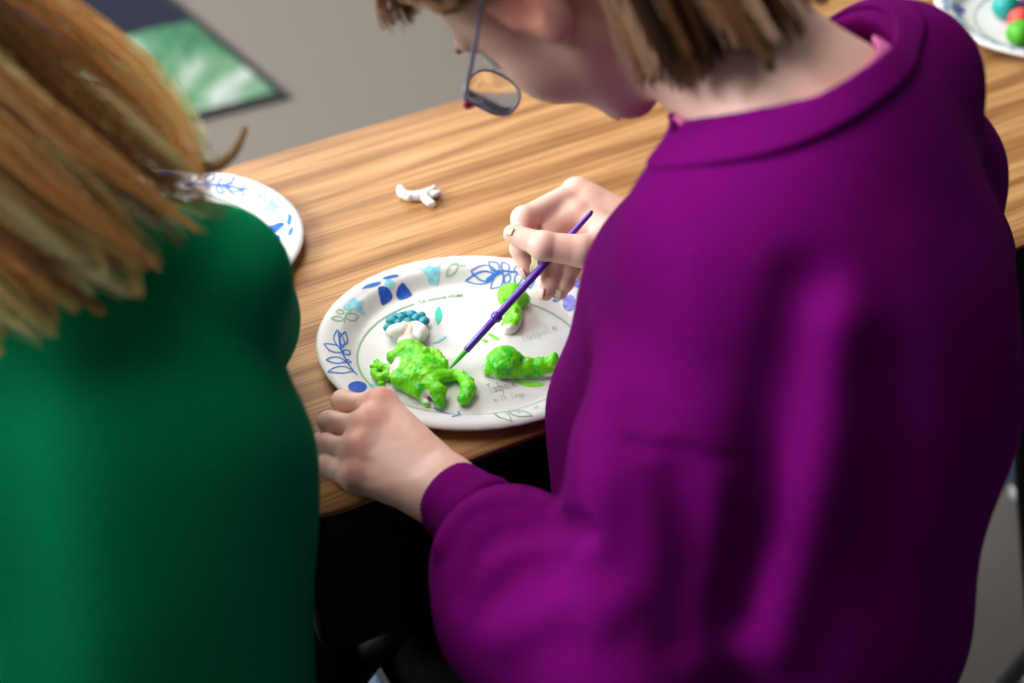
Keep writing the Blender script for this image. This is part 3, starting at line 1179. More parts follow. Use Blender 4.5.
J = {'C7': np.array([.197, .678, 1.024]), 'SL': np.array([.142, .612, .950]), 'SR': np.array([.262, .764, .972]),
     'EL': np.array([.078, .470, .728]), 'WL': at(446, 493, .714), 'ER': np.array([.364, .835, .750]), 'WR': at(648, 236, .735)}

# head frame: f looks out of the face, u to the crown, l to the left ear
HF = unit((-.33, .156, -.933))
HU = np.array([-.88, .304, .361])
HU = unit(HU - HF * (HU @ HF))
HL = np.cross(HU, HF)
HC = np.array([.028, .804, 1.050])
HM = np.stack([HL, HF, HU])


def hp(x, y, z):
    return HC + HL * x + HF * y + HU * z


def head_sdf(P, C, Mx, s=1.0):
    q = ((P - C.astype(np.float32)) @ Mx.T.astype(np.float32)) / s
    qa = q.copy()
    qa[:, 0] = np.abs(qa[:, 0])
    d = ell(q, (0, -.012, .030), (.071, .090, .083))
    d = smin(d, ell(q, (0, .030, -.028), (.058, .056, .078)), .03)
    d = smin(d, cone(qa, (.050, .002, -.045), (.012, .066, -.090), .018, .017), .025)
    d = smin(d, ell(qa, (.034, .052, -.032), (.026, .030, .030)), .015)                      # cheek
    d = smin(d, ell(q, (0, .064, -.092), (.020, .016, .015)), .015)
    d = smin(d, cone(qa, (.010, .080, .024), (.040, .066, .026), .010, .009), .012)          # brow ridge
    d = smax(d, -ell(qa, (.031, .092, .004), (.016, .012, .010)), .010)                      # eye socket
    d = smin(d, cone(q, (0, .080, .010), (0, .104, -.026), .007, .0095), .008)               # nose
    d = smin(d, ball(qa, (.009, .094, -.029), .0065), .005)
    d = smax(d, -ball(qa, (.005, .100, -.036), .0030), .002)
    d = smin(d, ell(q, (0, .083, -.056), (.021, .010, .0055)), .004)                         # lips
    d = smin(d, ell(q, (0, .082, -.065), (.018, .010, .0060)), .004)
    d = smax(d, -cone(qa, (0, .093, -.0605), (.022, .082, -.0595), .0016, .001), .002)
    # ear: tilted shell with a rim
    er = ell(qa, (.073, -.010, .001), (.0095, .022, .038))
    er = smax(er, -ell(qa, (.084, -.006, .006), (.010, .0135, .024)), .004)
    er = smin(er, ell(qa, (.074, -.002, -.026), (.006, .009, .010)), .005)
    er = smin(er, ell(qa, (.074, .008, -.003), (.004, .004, .007)), .004)
    return smin(d, er, .004) * s


NB = hp(0, -.045, -.065)                              # base of the skull
NC = hp(0, .000, -.070)


def body_core_a(P):
    d = ell(P, (.178, .475, .49), (.140, .105, .12), TA)
    d = smin(d, ell(P, (.178, .535, .66), (.118, .085, .16), TA), .05)
    d = smin(d, ell(P, (.184, .615, .84), (.128, .092, .15), TA), .05)
    sh = cone(P, J['SL'], J['C7'] - [0, 0, .035], .040, .048)
    sh = smin(sh, cone(P, J['C7'] - [0, 0, .035], J['SR'], .048, .040), .03)
    d = smin(d, sh, .05)
    nk = smin(cone(P, J['C7'] - [0, 0, .03] + FW_ * .02, NB, .050, .048), cone(P, J['C7'] + FW_ * .055 - [0, 0, .03], NC, .040, .042), .03)
    d = smin(d, nk, .035)
    return d


def limbs_a(P):
    d = chain(P, [J['SL'], J['EL'], J['WL']], [.042, .034, .024], .02)
    d = np.minimum(d, chain(P, [J['SR'], J['ER'], J['WR']], [.042, .034, .024], .02))
    d = np.minimum(d, chain(P, LEG_L, [.075, .052, .042, .030], .02))
    d = np.minimum(d, chain(P, LEG_R, [.075, .052, .042, .030], .02))
    d = smin(d, chain(P, [LEG_L[3], LEG_L[3] + FW_ * .13 - [0, 0, .035]], [.030, .022], .01), .01)
    d = smin(d, chain(P, [LEG_R[3], LEG_R[3] + FW_ * .13 - [0, 0, .035]], [.030, .022], .01), .01)
    return d


LEG_L = [np.array([.115, .425, .435]), np.array([-.075, .690, .390]), np.array([-.06, .68, .22]), np.array([-.04, .64, .075])]
LEG_R = [np.array([.235, .52, .440]), np.array([.16, .80, .390]), np.array([.17, .80, .22]), np.array([.18, .76, .075])]


def body_a(P):
    d = smin(body_core_a(P), limbs_a(P), .02)
    return smin(d, head_sdf(P, HC, HM), .022)


def body_trim_a(P):                                   # the body stays inside the sweatshirt below its collar
    d = body_a(P)
    q = P - OC.astype(np.float32)
    under = (q @ ON.astype(np.float32) < -.012) & (P[:, 2] > .47)
    return np.where(under, np.maximum(d, shirt_a(P) + .006), d)


# ------------------------------------------------------------------ hands
def hand_sdf(fingers, palm, thumb, wrist, kp=.011):
    """fingers: list of [(mcp), (pip), (dip), (tip)] with radii; one surface, fingers kept apart"""
    def f(P):
        d = None
        for a, b, ra, rb in palm:
            e = cone(P, a, b, ra, rb)
            d = e if d is None else smin(d, e, kp)
        e = chain(P, wrist[0], wrist[1], .01)
        d = smin(d, e, .012)
        fs = None
        for pts, rr in fingers:
            e = chain(P, pts, rr, .002)
            for q in (1, 2):                           # slight knuckles
                e = smin(e, ball(P, pts[q], rr[q] * 1.04), .004)
            fs = e if fs is None else smin(fs, e, .0018)
        d = smin(d, fs, .005)
        if thumb is not None:
            e = chain(P, thumb[0], thumb[1], .003)
            e = smin(e, ball(P, thumb[0][2], thumb[1][2] * 1.1), .003)
            d = smin(d, e, .0045)
        return d
    return f


def h3(l):
    return [at(x, y, z) for x, y, z in l]


# left hand: back of the hand up, fingers curling over the table corner
LF = [
    (h3([(381, 405, .7185), (345, 404, .7125), (342, 401, .698), (350, 399, .690)]), [.0100, .0092, .0082, .0070]),
    (h3([(366, 428, .7215), (333, 424, .7130), (329, 422, .699), (337, 420, .6900)]), [.0102, .0094, .0082, .0070]),
    (h3([(358, 452, .7195), (325, 446, .7115), (321, 444, .699), (329, 443, .6895)]), [.0100, .0090, .0080, .0066]),
    (h3([(357, 477, .7135), (327, 467, .7070), (319, 465, .697), (325, 464, .6885)]), [.0095, .0082, .0072, .0062]),
]
WL = J['WL']
lw = unit(np.cross(unit(J['EL'] - WL), UPZ))
if lw @ (at(420, 420, .71) - at(430, 520, .71)) < 0:
    lw = -lw                                          # towards the thumb side
LP = [(WL + lw * .012, LF[0][0][0], .0155, .0125), (WL + lw * .004, LF[1][0][0], .0155, .0125), (WL - lw * .004, LF[2][0][0], .0155, .0118), (WL - lw * .012, LF[3][0][0], .0150, .0110),
      (LF[0][0][0], LF[1][0][0], .0110, .0110), (LF[1][0][0], LF[2][0][0], .0110, .0105), (LF[2][0][0], LF[3][0][0], .0105, .0098)]
LT = (h3([(436, 462, .704), (414, 438, .702), (395, 424, .7005), (376, 414, .7000)]), [.0130, .0105, .0085, .0070])
lfore = [WL - unit(J['EL'] - WL) * .004, WL + (J['EL'] - WL) * .35, WL + (J['EL'] - WL) * .6]
hand_l = hand_sdf(LF, LP, LT, ([lfore[0] + lw * .008, lfore[1], lfore[2]], [.0190, .0225, .026]))


def hand_l2(P):
    d = smin(hand_l(P), chain(P, [lfore[0] - lw * .008, lfore[1], lfore[2]], [.0180, .0225, .026], .01), .012)
    d = d - .0003 * vnoise(P, 160, 2)
    for pts, rr in LF:                                # knuckles of the fist
        d = smin(d, ball(P, pts[0] + [0, 0, .0028], .0098), .006)
    return d


# right hand: pinching the brush, seen from the thumb side
RF = [
    (h3([(577, 193, .757), (524, 219, .7605), (521, 249, .744), (527, 271, .730)]), [.0120, .0106, .0088, .0070]),
    (h3([(588, 203, .752), (549, 236, .7455), (540, 256, .737), (536, 269, .7315)]), [.0105, .0092, .0080, .0066]),
    (h3([(597, 216, .744), (559, 258, .733), (552, 278, .719), (546, 293, .7085)]), [.0105, .0096, .0086, .0070]),
    (h3([(603, 230, .735), (571, 266, .728), (565, 282, .716), (560, 293, .7075)]), [.0095, .0084, .0076, .0064]),
]
WR = J['WR']
RP = [(WR + [0, 0, .006], RF[0][0][0], .0165, .0125), (WR, RF[1][0][0], .0165, .012), (WR - [0, 0, .006], RF[2][0][0], .016, .012), (WR - [0, 0, .010], RF[3][0][0], .0155, .011),
      (RF[0][0][0], RF[1][0][0], .011, .0108), (RF[1][0][0], RF[2][0][0], .0105, .0105), (RF[2][0][0], RF[3][0][0], .0105, .0095)]
RTH = (h3([(617, 246, .748), (582, 251, .7555), (544, 246, .7595), (513, 234, .7600)]), [.0165, .0140, .0118, .0084])
rfore = [WR, WR + (J['ER'] - WR) * .35, WR + (J['ER'] - WR) * .6]
hand_r0 = hand_sdf(RF, RP, RTH, (rfore, [.0215, .0240, .026]))


def hand_r(P):
    d = hand_r0(P)
    d = smin(d, cone(P, at(606, 232, .750), at(572, 214, .750), .0140, .0120), .010)           # web between thumb and palm
    d = smin(d, cone(P, at(574, 216, .752), at(548, 226, .750), .0130, .0095), .006)
    return d


def join_parts(name, parts, m, parent):
    Vs, Qs, k = [], [], 0
    for V, Q in parts:
        Vs.append(V)
        Qs.append(Q + k)
        k += len(V)
    return mesh(name, np.concatenate(Vs), np.concatenate(Qs), m, parent)


pa = empty('person', (.17, .60, 0), 'person in a purple sweatshirt and glasses bending over a plate, holding a paintbrush', 'person')
def nail(dip, tip, up, w, m, f, ln=.010):
    d = unit(tip - dip)
    up = unit(up - d * (up @ d))
    s = np.cross(d, up)
    V = []
    for i in range(7):
        for j in range(7):
            a, b_ = (i / 6 - .35) * ln, (j / 6 - .5)
            tw = w * (1 - .35 * (i / 6) ** 4) * (1 - .25 * (1 - i / 6) ** 4)
            p = tip + d * a + s * b_ * tw + up * .02
            for _ in range(14):
                v = float(f(p[None].astype(np.float32))[0]) - .0004
                if v < 1e-4:
                    break
                p = p - up * max(v, 0) * .8
            V.append(p)
    Fc = [(i * 7 + j, (i + 1) * 7 + j, (i + 1) * 7 + j + 1, i * 7 + j + 1) for i in range(6) for j in range(6)]
    o = mesh('fingernail', V, Fc, m, body)
    o.modifiers.new('thick', 'SOLIDIFY').thickness = .0005
    return o


# face details
def face(pt, Mx, parent):
    for s in (-1, 1):
        c = pt(s * .031, .0715, .004)
        e = blob('eye', lambda P, c=c: ball(P, c, .0115), c - .014, c + .014, .0012, M['eye_white'], parent)
        c2 = pt(s * .031, .0795, .003)
        blob('iris', lambda P, c2=c2: ell(P, c2, (.0052, .0042, .0052), Mx), c2 - .008, c2 + .008, .0008, M['iris'], e)
        MB().tube([pt(s * (.012 + .033 * t), .090 - .014 * t * t, .024 + .006 * math.sin(2.6 * t)) for t in np.linspace(0, 1, 8)], [.0018, .003, .0032, .003, .0028, .0024, .002, .001], 8).build('eyebrow', M['brow'], parent)
    c = pt(0, .085, -.06)
    blob('lips', lambda P: smin(ell(P, pt(0, .0845, -.056), (.019, .0092, .0050), Mx), ell(P, pt(0, .0835, -.0655), (.016, .0092, .0055), Mx), .002), c - .03, c + .03, .0016, M['lip'], parent)


face(hp, HM, pa)

# ------------------------------------------------------------------ glasses
gl = empty('eyeglasses', hp(0, .1, 0), 'grey and pink framed eyeglasses worn by the person in purple', 'glasses')


def rim_pts(s, k=28, sc=1.0):
    out = []
    for q in range(k):
        a = 2 * math.pi * q / k
        x = .0245 * sc * math.copysign(abs(math.cos(a)) ** .75, math.cos(a))
        z = .0195 * sc * math.copysign(abs(math.sin(a)) ** .75, math.sin(a))
        out.append(hp(s * .034 + x, .106 - .25 * max(0, abs(s * .034 + x) - .03), z - .004))
    return out


fr_ = MB()
for s in (-1, 1):
    p = rim_pts(s)
    fr_.tube(p + [p[0]], .0014, 8)
fr_.tube([hp(-.010, .106, .004), hp(0, .108, .006), hp(.010, .106, .004)], .0018, 8)
fr_.build('front_frame', M['frame_grey'], gl)
for s in (-1, 1):
    p = rim_pts(s, sc=.97)
    c = sum(p) / len(p)
    V = [q + HF * .0008 for q in p] + [q - HF * .0008 for q in p] + [c + HF * .0016, c]
    n = len(p)
    Fc = [(i, (i + 1) % n, 2 * n) for i in range(n)] + [(n + (i + 1) % n, n + i, 2 * n + 1) for i in range(n)] + [(i, n + i, n + (i + 1) % n, (i + 1) % n) for i in range(n)]
    mesh('lens', V, Fc, M['lens_glass'], gl)
    MB().tube([hp(s * .060, .099, .006), hp(s * .070, .088, .009), hp(s * .0755, .05, .014), hp(s * .078, .005, .022), hp(s * .077, -.018, .018), hp(s * .076, -.030, -.004)], [.0018, .0018, .0016, .0015, .0015, .0014], 8).build('temple', M['frame_grey'], gl)
    MB().tube([hp(s * .054, .1035, .003), hp(s * .0605, .1015, .006), hp(s * .066, .096, .007)], [.0024, .0034, .0024], 8).build('hinge_tip', M['frame_pink'], gl)

# ------------------------------------------------------------------ sweatshirt
OC = np.array([.178, .708, 1.021])
ORT = unit((.74, .65, .20))                    # neckline ring
ON = unit(.5 * FW_ + .9 * UPZ)
ON = unit(ON - ORT * (ON @ ORT))
OB = np.cross(ORT, ON)
OB = OB if OB @ FW_ < 0 else -OB


def ring(a, s=1.0, lift=0.0):
    return OC + s * (ORT * .090 * math.sin(a) + OB * (.074 if math.cos(a) > 0 else .070) * math.cos(a)) + ON * lift


SLEEVE_L = [J['SL'] + [.004, .004, -.008], J['SL'] * .5 + J['EL'] * .5 + RT_ * .004, J['EL'] + [0, .004, 0], J['EL'] * .62 + WL * .38 + [-.014, -.006, -.012], J['EL'] * .40 + WL * .60 + [-.006, -.003, -.006]]
SLEEVE_R = [J['SR'] + [.004, .0, -.012], J['SR'] * .5 + J['ER'] * .5, J['ER'], J['ER'] * .5 + WR * .5, J['ER'] * .22 + WR * .78]
FOLDS = []


def shirt_base_a(P):
    d = ell(P, (.150, .495, .530), (.146, .128, .135), TA)
    d = smin(d, ell(P, (.190, .568, .675), (.146, .152, .165), TA), .06)
    d = smin(d, ell(P, (.208, .636, .825), (.150, .146, .165), TA), .06)
    d = smin(d, ell(P, (.212, .668, .910), (.130, .108, .105), TA), .05)
    sh = smin(cone(P, J['SL'], J['C7'] - [0, 0, .030], .056, .058), cone(P, J['C7'] - [0, 0, .030], J['SR'], .058, .056), .03)
    d = smin(d, sh, .05)
    d = smin(d, chain(P, [(.112, .690, .850), (.094, .668, .74), (.100, .620, .60)], [.058, .060, .062], .03), .045)
    a = chain(P, SLEEVE_L, [.052, .068, .067, .066, .053], .03)
    d = smin(d, a, .016)
    a = chain(P, SLEEVE_R, [.052, .060, .054, .046, .040], .03)
    return smin(d, a, .035)


def shirt_a(P):
    d = shirt_base_a(P)
    for pts, w, amp in FOLDS:
        s = seg_dist(P, pts)
        d = d - amp * np.exp(-(s / w) ** 2)
    d = d - .0016 * vnoise(P, 16, 3)
    hole = cone(P, OC - ON * .02, OC + ON * .10, .066, .085)
    return smax(d, -hole, .006)


def fold(pxs, w, amp):
    pts = [hit(shirt_base_a, x, y) for x, y in pxs]
    pts = [p for p in pts if np.linalg.norm(p - CAM_POS) < 1.6]       # keep only points that met the cloth
    if len(pts) > 1:
        FOLDS.append((pts, w, amp))


fold([(806, 290), (798, 330), (790, 370), (778, 430), (760, 520), (742, 610)], .020, -.010)     # between upper arm and back
fold([(835, 330), (830, 430), (800, 540), (770, 640)], .022, .012)
fold([(612, 440), (650, 448), (700, 455), (768, 470)], .0045, -.0035)                           # dropped shoulder seam
fold([(600, 330), (612, 400), (606, 470)], .016, .008)
fold([(680, 480), (690, 560), (680, 640)], .016, -.008)
fold([(605, 500), (590, 560), (600, 620)], .014, .007)
fold([(462, 590), (474, 552), (500, 532), (540, 524), (590, 530)], .010, -.010)
fold([(440, 545), (465, 510), (500, 497), (540, 503)], .009, .007)
fold([(470, 610), (520, 570), (560, 560)], .012, -.006)
fold([(500, 640), (560, 610), (620, 600)], .013, .006)
fold([(870, 380), (900, 470), (890, 580)], .022, -.004)
fold([(920, 250), (950, 380), (930, 520)], .025, .004)
fold([(650, 210), (690, 260), (700, 330)], .02, .003)
SW = join_parts('sweatshirt', [polygonise(shirt_a, (-.08, .30, .36), (.44, 1.03, 1.13), .0032)], M['purple_fleece'], pa)

parts = [polygonise(body_trim_a, (-.15, .33, .0), (.40, 1.0, 1.18), .0032),
         polygonise(hand_l2, np.minimum(WL, at(318, 470, .69)) - [.03, .09, .02], at(440, 400, .75) + [.10, .05, .02], .00115),
         polygonise(hand_r, at(504, 300, .70) - [.01, .03, .02], WR + [.11, .06, .05], .00115)]
body = join_parts('body', parts, M['skin'], pa)
FLUSH = [(p[0] + [0, 0, .01], .011, .75) for p, _ in LF] + [(p[1], .007, .5) for p, _ in LF + RF] + [(p[3], .008, .55) for p, _ in RF] + [(RTH[0][2], .009, .4), (RF[0][0][0], .010, .35), (hp(.075, -.01, 0), .034, .95), (hp(.035, .07, -.03), .025, .4), (hp(0, .10, -.025), .010, .4)]
skin_tint(body, FLUSH)


VW = -CAM_F
nail(RF[0][0][2], RF[0][0][3], VW + np.array([-.7, 0, -.5]), .0085, M['nail'], hand_r)
nail(RF[1][0][2], RF[1][0][3], VW + np.array([-.2, 0, 0]), .0085, M['nail_green'], hand_r)
nail(RF[2][0][2], RF[2][0][3], VW + np.array([-.9, 0, -.3]), .0080, M['nail'], hand_r)
nail(RF[3][0][2], RF[3][0][3], VW + np.array([-.3, 0, -.4]), .0070, M['nail'], hand_r)
nail(RTH[0][2], RTH[0][3], VW + np.array([-.75, .25, .35]), .0078, M['nail_green'], hand_r, .0085)

# rib-knit collar lying on the shirt, and the pink undershirt inside it
def band(name, f, s0, s1, lift0, lift1, off, thick, m, parent, nb=9, na=120, bulge=.0015):
    V = []
    for k in range(na):
        a = 2 * math.pi * k / na
        row = np.array([ring(a, s0 + (s1 - s0) * j / (nb - 1), lift0 + (lift1 - lift0) * j / (nb - 1)) for j in range(nb)])
        V.append(row)
    V = np.concatenate(V).astype(np.float32)
    V = snap(f, V, off, 6)
    o = mesh(name, V, grid_faces(na, nb), m, parent)
    md = o.modifiers.new('smooth', 'SMOOTH')
    md.iterations, md.factor = 4, .5
    md = o.modifiers.new('thick', 'SOLIDIFY')
    md.thickness, md.offset = thick, 0
    return o


def shirt_closed(P):
    return smin(shirt_base_a(P), body_core_a(P), .012)


band('collar', shirt_closed, .97, 1.25, .006, -.008, .0010, .0042, M['purple_rib'], SW)
us = band('undershirt', body_a, .90, 1.12, .006, -.006, .0025, .003, M['pink_knit'], pa)

# cuffs
def cuff(name, w, e, r0, r1, ln, parent):
    d = unit(e - w)
    a = unit(np.cross(d, UPZ))
    b_ = np.cross(a, d)
    nk, V = 96, []
    prof = [(0, r0 - .004), (-.001, r0 - .001), (.001, r0 + .001), (ln * .25, r0 + .0022), (ln * .6, r0 + .004), (ln * .9, r1), (ln * 1.15, r1 - .002)]
    for k in range(nk):
        w_ = 2 * math.pi * k / nk
        for t, r in prof:
            rr = r + .0005 * math.cos(w_ * 48)
            V.append(w + d * t + rr * (math.cos(w_) * a + math.sin(w_) * b_))
    o = mesh(name, V, grid_faces(nk, len(prof)), M['purple_rib'], parent)
    o.modifiers.new('thick', 'SOLIDIFY').thickness = -.002
    return o


cuff('cuff', WL + (J['EL'] - WL) * .01, J['EL'], .0275, .035, .036, SW)
cuff('cuff', WR + (J['ER'] - WR) * .08, J['ER'], .0275, .033, .036, SW)

# leggings, skirt hem and shoes
def leggings(P):
    d = ell(P, (.178, .475, .475), (.146, .112, .10), TA)
    d = smin(d, chain(P, LEG_L[:3] + [LEG_L[3] + [0, 0, .02]], [.080, .054, .047, .036], .02), .03)
    return smin(d, chain(P, LEG_R[:3] + [LEG_R[3] + [0, 0, .02]], [.082, .058, .047, .036], .02), .02)


V, Q = polygonise(leggings, (-.16, .32, .05), (.38, .93, .60), .005)
mesh('leggings', V, Q, M['black_cloth'], pa)


def skirt(P):
    d = ell(P, (.170, .480, .470), (.168, .130, .098), TA)
    d = smin(d, chain(P, [LEG_L[0], LEG_L[0] * .48 + LEG_L[1] * .52], [.092, .085], .02), .03)
    d = smin(d, chain(P, [LEG_R[0], LEG_R[0] * .62 + LEG_R[1] * .38], [.092, .085], .02), .03)
    return smax(d, .375 - P[:, 2], .01) - .0015 * vnoise(P, 40, 2)


V, Q = polygonise(skirt, (-.12, .29, .36), (.42, .80, .62), .005)
mesh('skirt', V, Q, M['charcoal_cloth'], pa)
for Lg in (LEG_L, LEG_R):
    a = Lg[3]
    fsh = lambda P, a=a: smax(chain(P, [a - FW_ * .02 - [0, 0, .03], a + FW_ * .07 - [0, 0, .036], a + FW_ * .145 - [0, 0, .042]], [.046, .038, .031], .02), .002 - P[:, 2], .006)
    V, Q = polygonise(fsh, a - .12 * np.ones(3) - FW_ * 0, a + np.array([.12, .26, .10]), .004)
    mesh('shoe', V, Q, M['black_plastic'], pa)

# ------------------------------------------------------------------ brown hair of the person in purple
def scalp(P):
    return head_sdf(P, HC, HM)


def hair_cap(P):
    q = (P - HC.astype(np.float32)) @ HM.T.astype(np.float32)
    d = ell(q, (0, -.016, .036), (.080, .098, .088))
    # hairline: keep what lies behind the face and above the ears
    cut = q[:, 1] * .75 - q[:, 2] * .66 + .012
    d = smax(d, cut, .01)
    near_ear = ell(q, (.075, .0, -.004), (.030, .034, .040))
    d = smax(d, -near_ear, .006)
    near_ear = ell(q, (-.075, .0, -.004), (.030, .034, .040))
    d = smax(d, -near_ear, .006)
    return d - .0012 * vnoise(P, 60, 2)


V, Q = polygonise(hair_cap, HC - .14, HC + .14, .003)
n1 = vnoise(V.astype(np.float32), 40, 1)[:, None] * .5 + .5
hr = mesh('hair', V, Q, M['hair_col'], pa, True, None, {'tint': np.array([.055, .030, .018]) * (1 - n1) + np.array([.14, .085, .045]) * n1})


def bez(p, n=16):
    t = np.linspace(0, 1, n)[:, None]
    a, b_, c, d = [np.asarray(q, float) for q in p]
    return (1 - t) ** 3 * a + 3 * t * (1 - t) ** 2 * b_ + 3 * t * t * (1 - t) * c + t ** 3 * d


def crown(capf, C, Mx, tones, n, length, keep, seed, low=-.045):
    """clumps lying over the skull, combed from the parting down and back"""
    rg = np.random.default_rng(seed)
    out_p, out_t = [], []
    for i in range(n):
        v = unit(rg.normal(0, 1, 3) * [1, 1, .9] + [0, -.25, .55])
        p = (C + Mx.T @ (v * .11)).astype(np.float32)[None]
        p = snap(capf, p, .001, 8)
        q = Mx @ (p[0] - C)
        if not keep(q):
            continue
        pts = [p[0].copy()]
        for k in range(int(length / .014)):
            q = Mx @ (p[0] - C)
            d = Mx.T @ np.array([.75 * np.sign(q[0]) * (1 if abs(q[0]) > .012 else .6), -.45 - 3 * max(0, q[1]), -.75])
            g = grad(capf, p)[0]
            d = unit(d - g * (d @ g))
            p = (p + d * .014).astype(np.float32)
            p = snap(capf, p, .0012 + .003 * rg.random(), 2)
            pts.append(p[0].copy())
            q = Mx @ (p[0] - C)
            if q[2] < low or not keep(q):
                break
        if len(pts) < 4:
            continue
        base = np.array(smooth_path(pts, 14))
        tone = tones[int(rg.integers(0, len(tones)))]
        for k in range(12):
            out_p.append(base + rg.normal(0, 1, 3) * .0026)
            out_t.append(np.clip(tone * (1 + rg.normal(0, .16)), .004, 1))
    return out_p, out_t


def skin_and_shirt(P):
    return np.minimum(smin(body_core_a(P), head_sdf(P, HC, HM), .022), shirt_base_a(P))


tips = [(632, 78), (640, 88), (648, 92), (656, 90), (664, 86), (673, 90), (683, 94), (692, 96), (700, 92), (708, 86), (716, 80), (724, 72), (733, 60), (742, 54), (752, 58), (762, 64), (772, 72), (779, 80), (786, 62), (794, 52), (803, 44), (812, 36), (822, 22), (832, 6)]
paths, tints = [], []
DKB, MDB, LTB, BEI = np.array([.024, .010, .005]), np.array([.14, .058, .022]), np.array([.38, .19, .08]), np.array([.66, .44, .28])
for i, (x, y) in enumerate(tips):
    for rep in range(3):
        fx, fy = x + RNG.normal(0, 4), y + 9 - abs(RNG.normal(0, 1)) * (3 + 16 * rep)
        tip = hit(skin_and_shirt, fx, fy, .45, .007 + .006 * rep)
        if np.linalg.norm(tip - HC) > .35:
            tip = atd(fx, fy, .82)
        u = np.clip((x - 625) / 205, 0, 1)
        ang = math.radians(56 + 44 * u)               # from behind the ear round to the nape
        root = hp(.078 * math.cos(ang), -.022 - .088 * math.sin(ang), -.012 + .03 * rep + RNG.normal(0, .006))
        mid1 = root + unit(root - HC) * .016 + (tip - root) * .25 + np.array([0, -.004, .012])
        mid2 = root + (tip - root) * .72 + np.array([0, -.010, .016])
        base = bez([root, mid1, mid2, tip], 18)
        tone = [DKB, MDB, LTB, BEI, MDB, DKB][int(RNG.integers(0, 6))]
        for k in range(26):
            off = RNG.normal(0, 1, 3) * .0034
            fan = np.linspace(.8, 1.0, 18)[:, None] * (1 - .55 * np.linspace(0, 1, 18)[:, None] ** 3)
            ln = 1 - .10 * RNG.random()
            p = base[: max(8, int(18 * ln))]
            paths.append(p + off * fan[:len(p)])
            tints.append(np.clip(tone * (1 + RNG.normal(0, .18)), .004, 1))
# fringe falling in front of the forehead
for i in range(70):
    s = RNG.uniform(-.055, .06)
    root = hp(s, .046 - .25 * abs(s), .084 + RNG.normal(0, .005))
    tip = hp(s * 1.15 + RNG.normal(0, .006), .064 + RNG.normal(0, .005), .074 + RNG.normal(0, .005))
    base = bez([root, root + HU * .006 + HF * .012, tip + HU * .006, tip], 12)
    tone = [MDB, LTB, MDB, LTB][int(RNG.integers(0, 4))]
    for k in range(10):
        paths.append(base + RNG.normal(0, 1, 3) * .0022)
        tints.append(np.clip(tone * (1 + RNG.normal(0, .15)), .004, 1))
cp, ct_ = crown(hair_cap, HC, HM, [DKB, MDB, LTB, MDB], 280, .13, lambda q: q[1] * .75 - q[2] * .66 < .006 and not (abs(q[0]) > .055 and q[2] < .035 and q[1] > -.04), 5)
paths += cp
tints += ct_
for i in range(26):                                   # the far side of the bob
    ang = math.radians(RNG.uniform(35, 95))
    root = hp(-.078 * math.cos(ang), -.022 - .088 * math.sin(ang), .01 + RNG.normal(0, .01))
    tip = root + np.array([.045, -.02, -.055]) + RNG.normal(0, .006, 3)
    base = bez([root, root + unit(root - HC) * .02, tip + np.array([-.01, 0, .02]), tip], 14)
    tone = [DKB, MDB, LTB, BEI][int(RNG.integers(0, 4))]
    for k in range(22):
        paths.append(base + RNG.normal(0, 1, 3) * .0032)
        tints.append(np.clip(tone * (1 + RNG.normal(0, .18)), .004, 1))
strands('locks', paths, tints, hr, .00075)

# ================================================================== PERSON IN THE GREEN SHIRT
GF = unit((-.12, .99, 0))
GR = unit((.99, .12, 0))
glean = unit((-.02, .34, .94))
GA = np.stack([GR, unit(GF - glean * (GF @ glean)), glean])
G = {'N': np.array([-.325, .635, .990]), 'SR': np.array([-.194, .628, .912]), 'SL': np.array([-.410, .610, .915]),
     'ER': np.array([-.228, .735, .745]), 'WR': np.array([-.285, .860, .715]), 'EL': np.array([-.480, .680, .735]), 'WL': np.array([-.420, .850, .715])}
GHC = np.array([-.436, .686, 1.085])
GHF = unit((-.10, .62, -.78))
GHU = np.array([-.10, .78, .62])
GHU = unit(GHU - GHF * (GHU @ GHF))
GHL = np.cross(GHU, GHF)
GHM = np.stack([GHL, GHF, GHU])


def gp(x, y, z):
    return GHC + GHL * x + GHF * y + GHU * z


GLEG_L = [np.array([-.345, .455, .43]), np.array([-.36, .78, .39]), np.array([-.36, .76, .22]), np.array([-.36, .72, .075])]
GLEG_R = [np.array([-.225, .455, .43]), np.array([-.22, .77, .39]), np.array([-.22, .75, .22]), np.array([-.22, .71, .075])]


def body_b(P):
    d = ell(P, (-.285, .440, .48), (.130, .095, .11), GA)
    d = smin(d, ell(P, (-.288, .485, .66), (.108, .08, .16), GA), .05)
    d = smin(d, ell(P, (-.295, .540, .82), (.118, .085, .13), GA), .05)
    sh = smin(cone(P, G['SR'], G['N'] - [0, 0, .05], .036, .045), cone(P, G['N'] - [0, 0, .05], G['SL'], .045, .036), .03)
    d = smin(d, sh, .04)
    d = smin(d, cone(P, G['N'] - [0, 0, .03], gp(0, -.04, -.06), .046, .044), .03)
    for a, b_, c in (('SR', 'ER', 'WR'), ('SL', 'EL', 'WL')):
        d = smin(d, chain(P, [G[a], G[b_], G[c]], [.038, .031, .022], .02), .02)
    for Lg in (GLEG_L, GLEG_R):
        d = smin(d, chain(P, Lg, [.072, .05, .04, .028], .02), .02)
        d = smin(d, chain(P, [Lg[3], Lg[3] + GF * .13 - [0, 0, .035]], [.028, .022], .01), .01)
    return smin(d, head_sdf(P, GHC, GHM), .02)


pb = empty('person', (-.285, .56, 0), 'person with long blond hair in a green shirt, seen from behind', 'person')


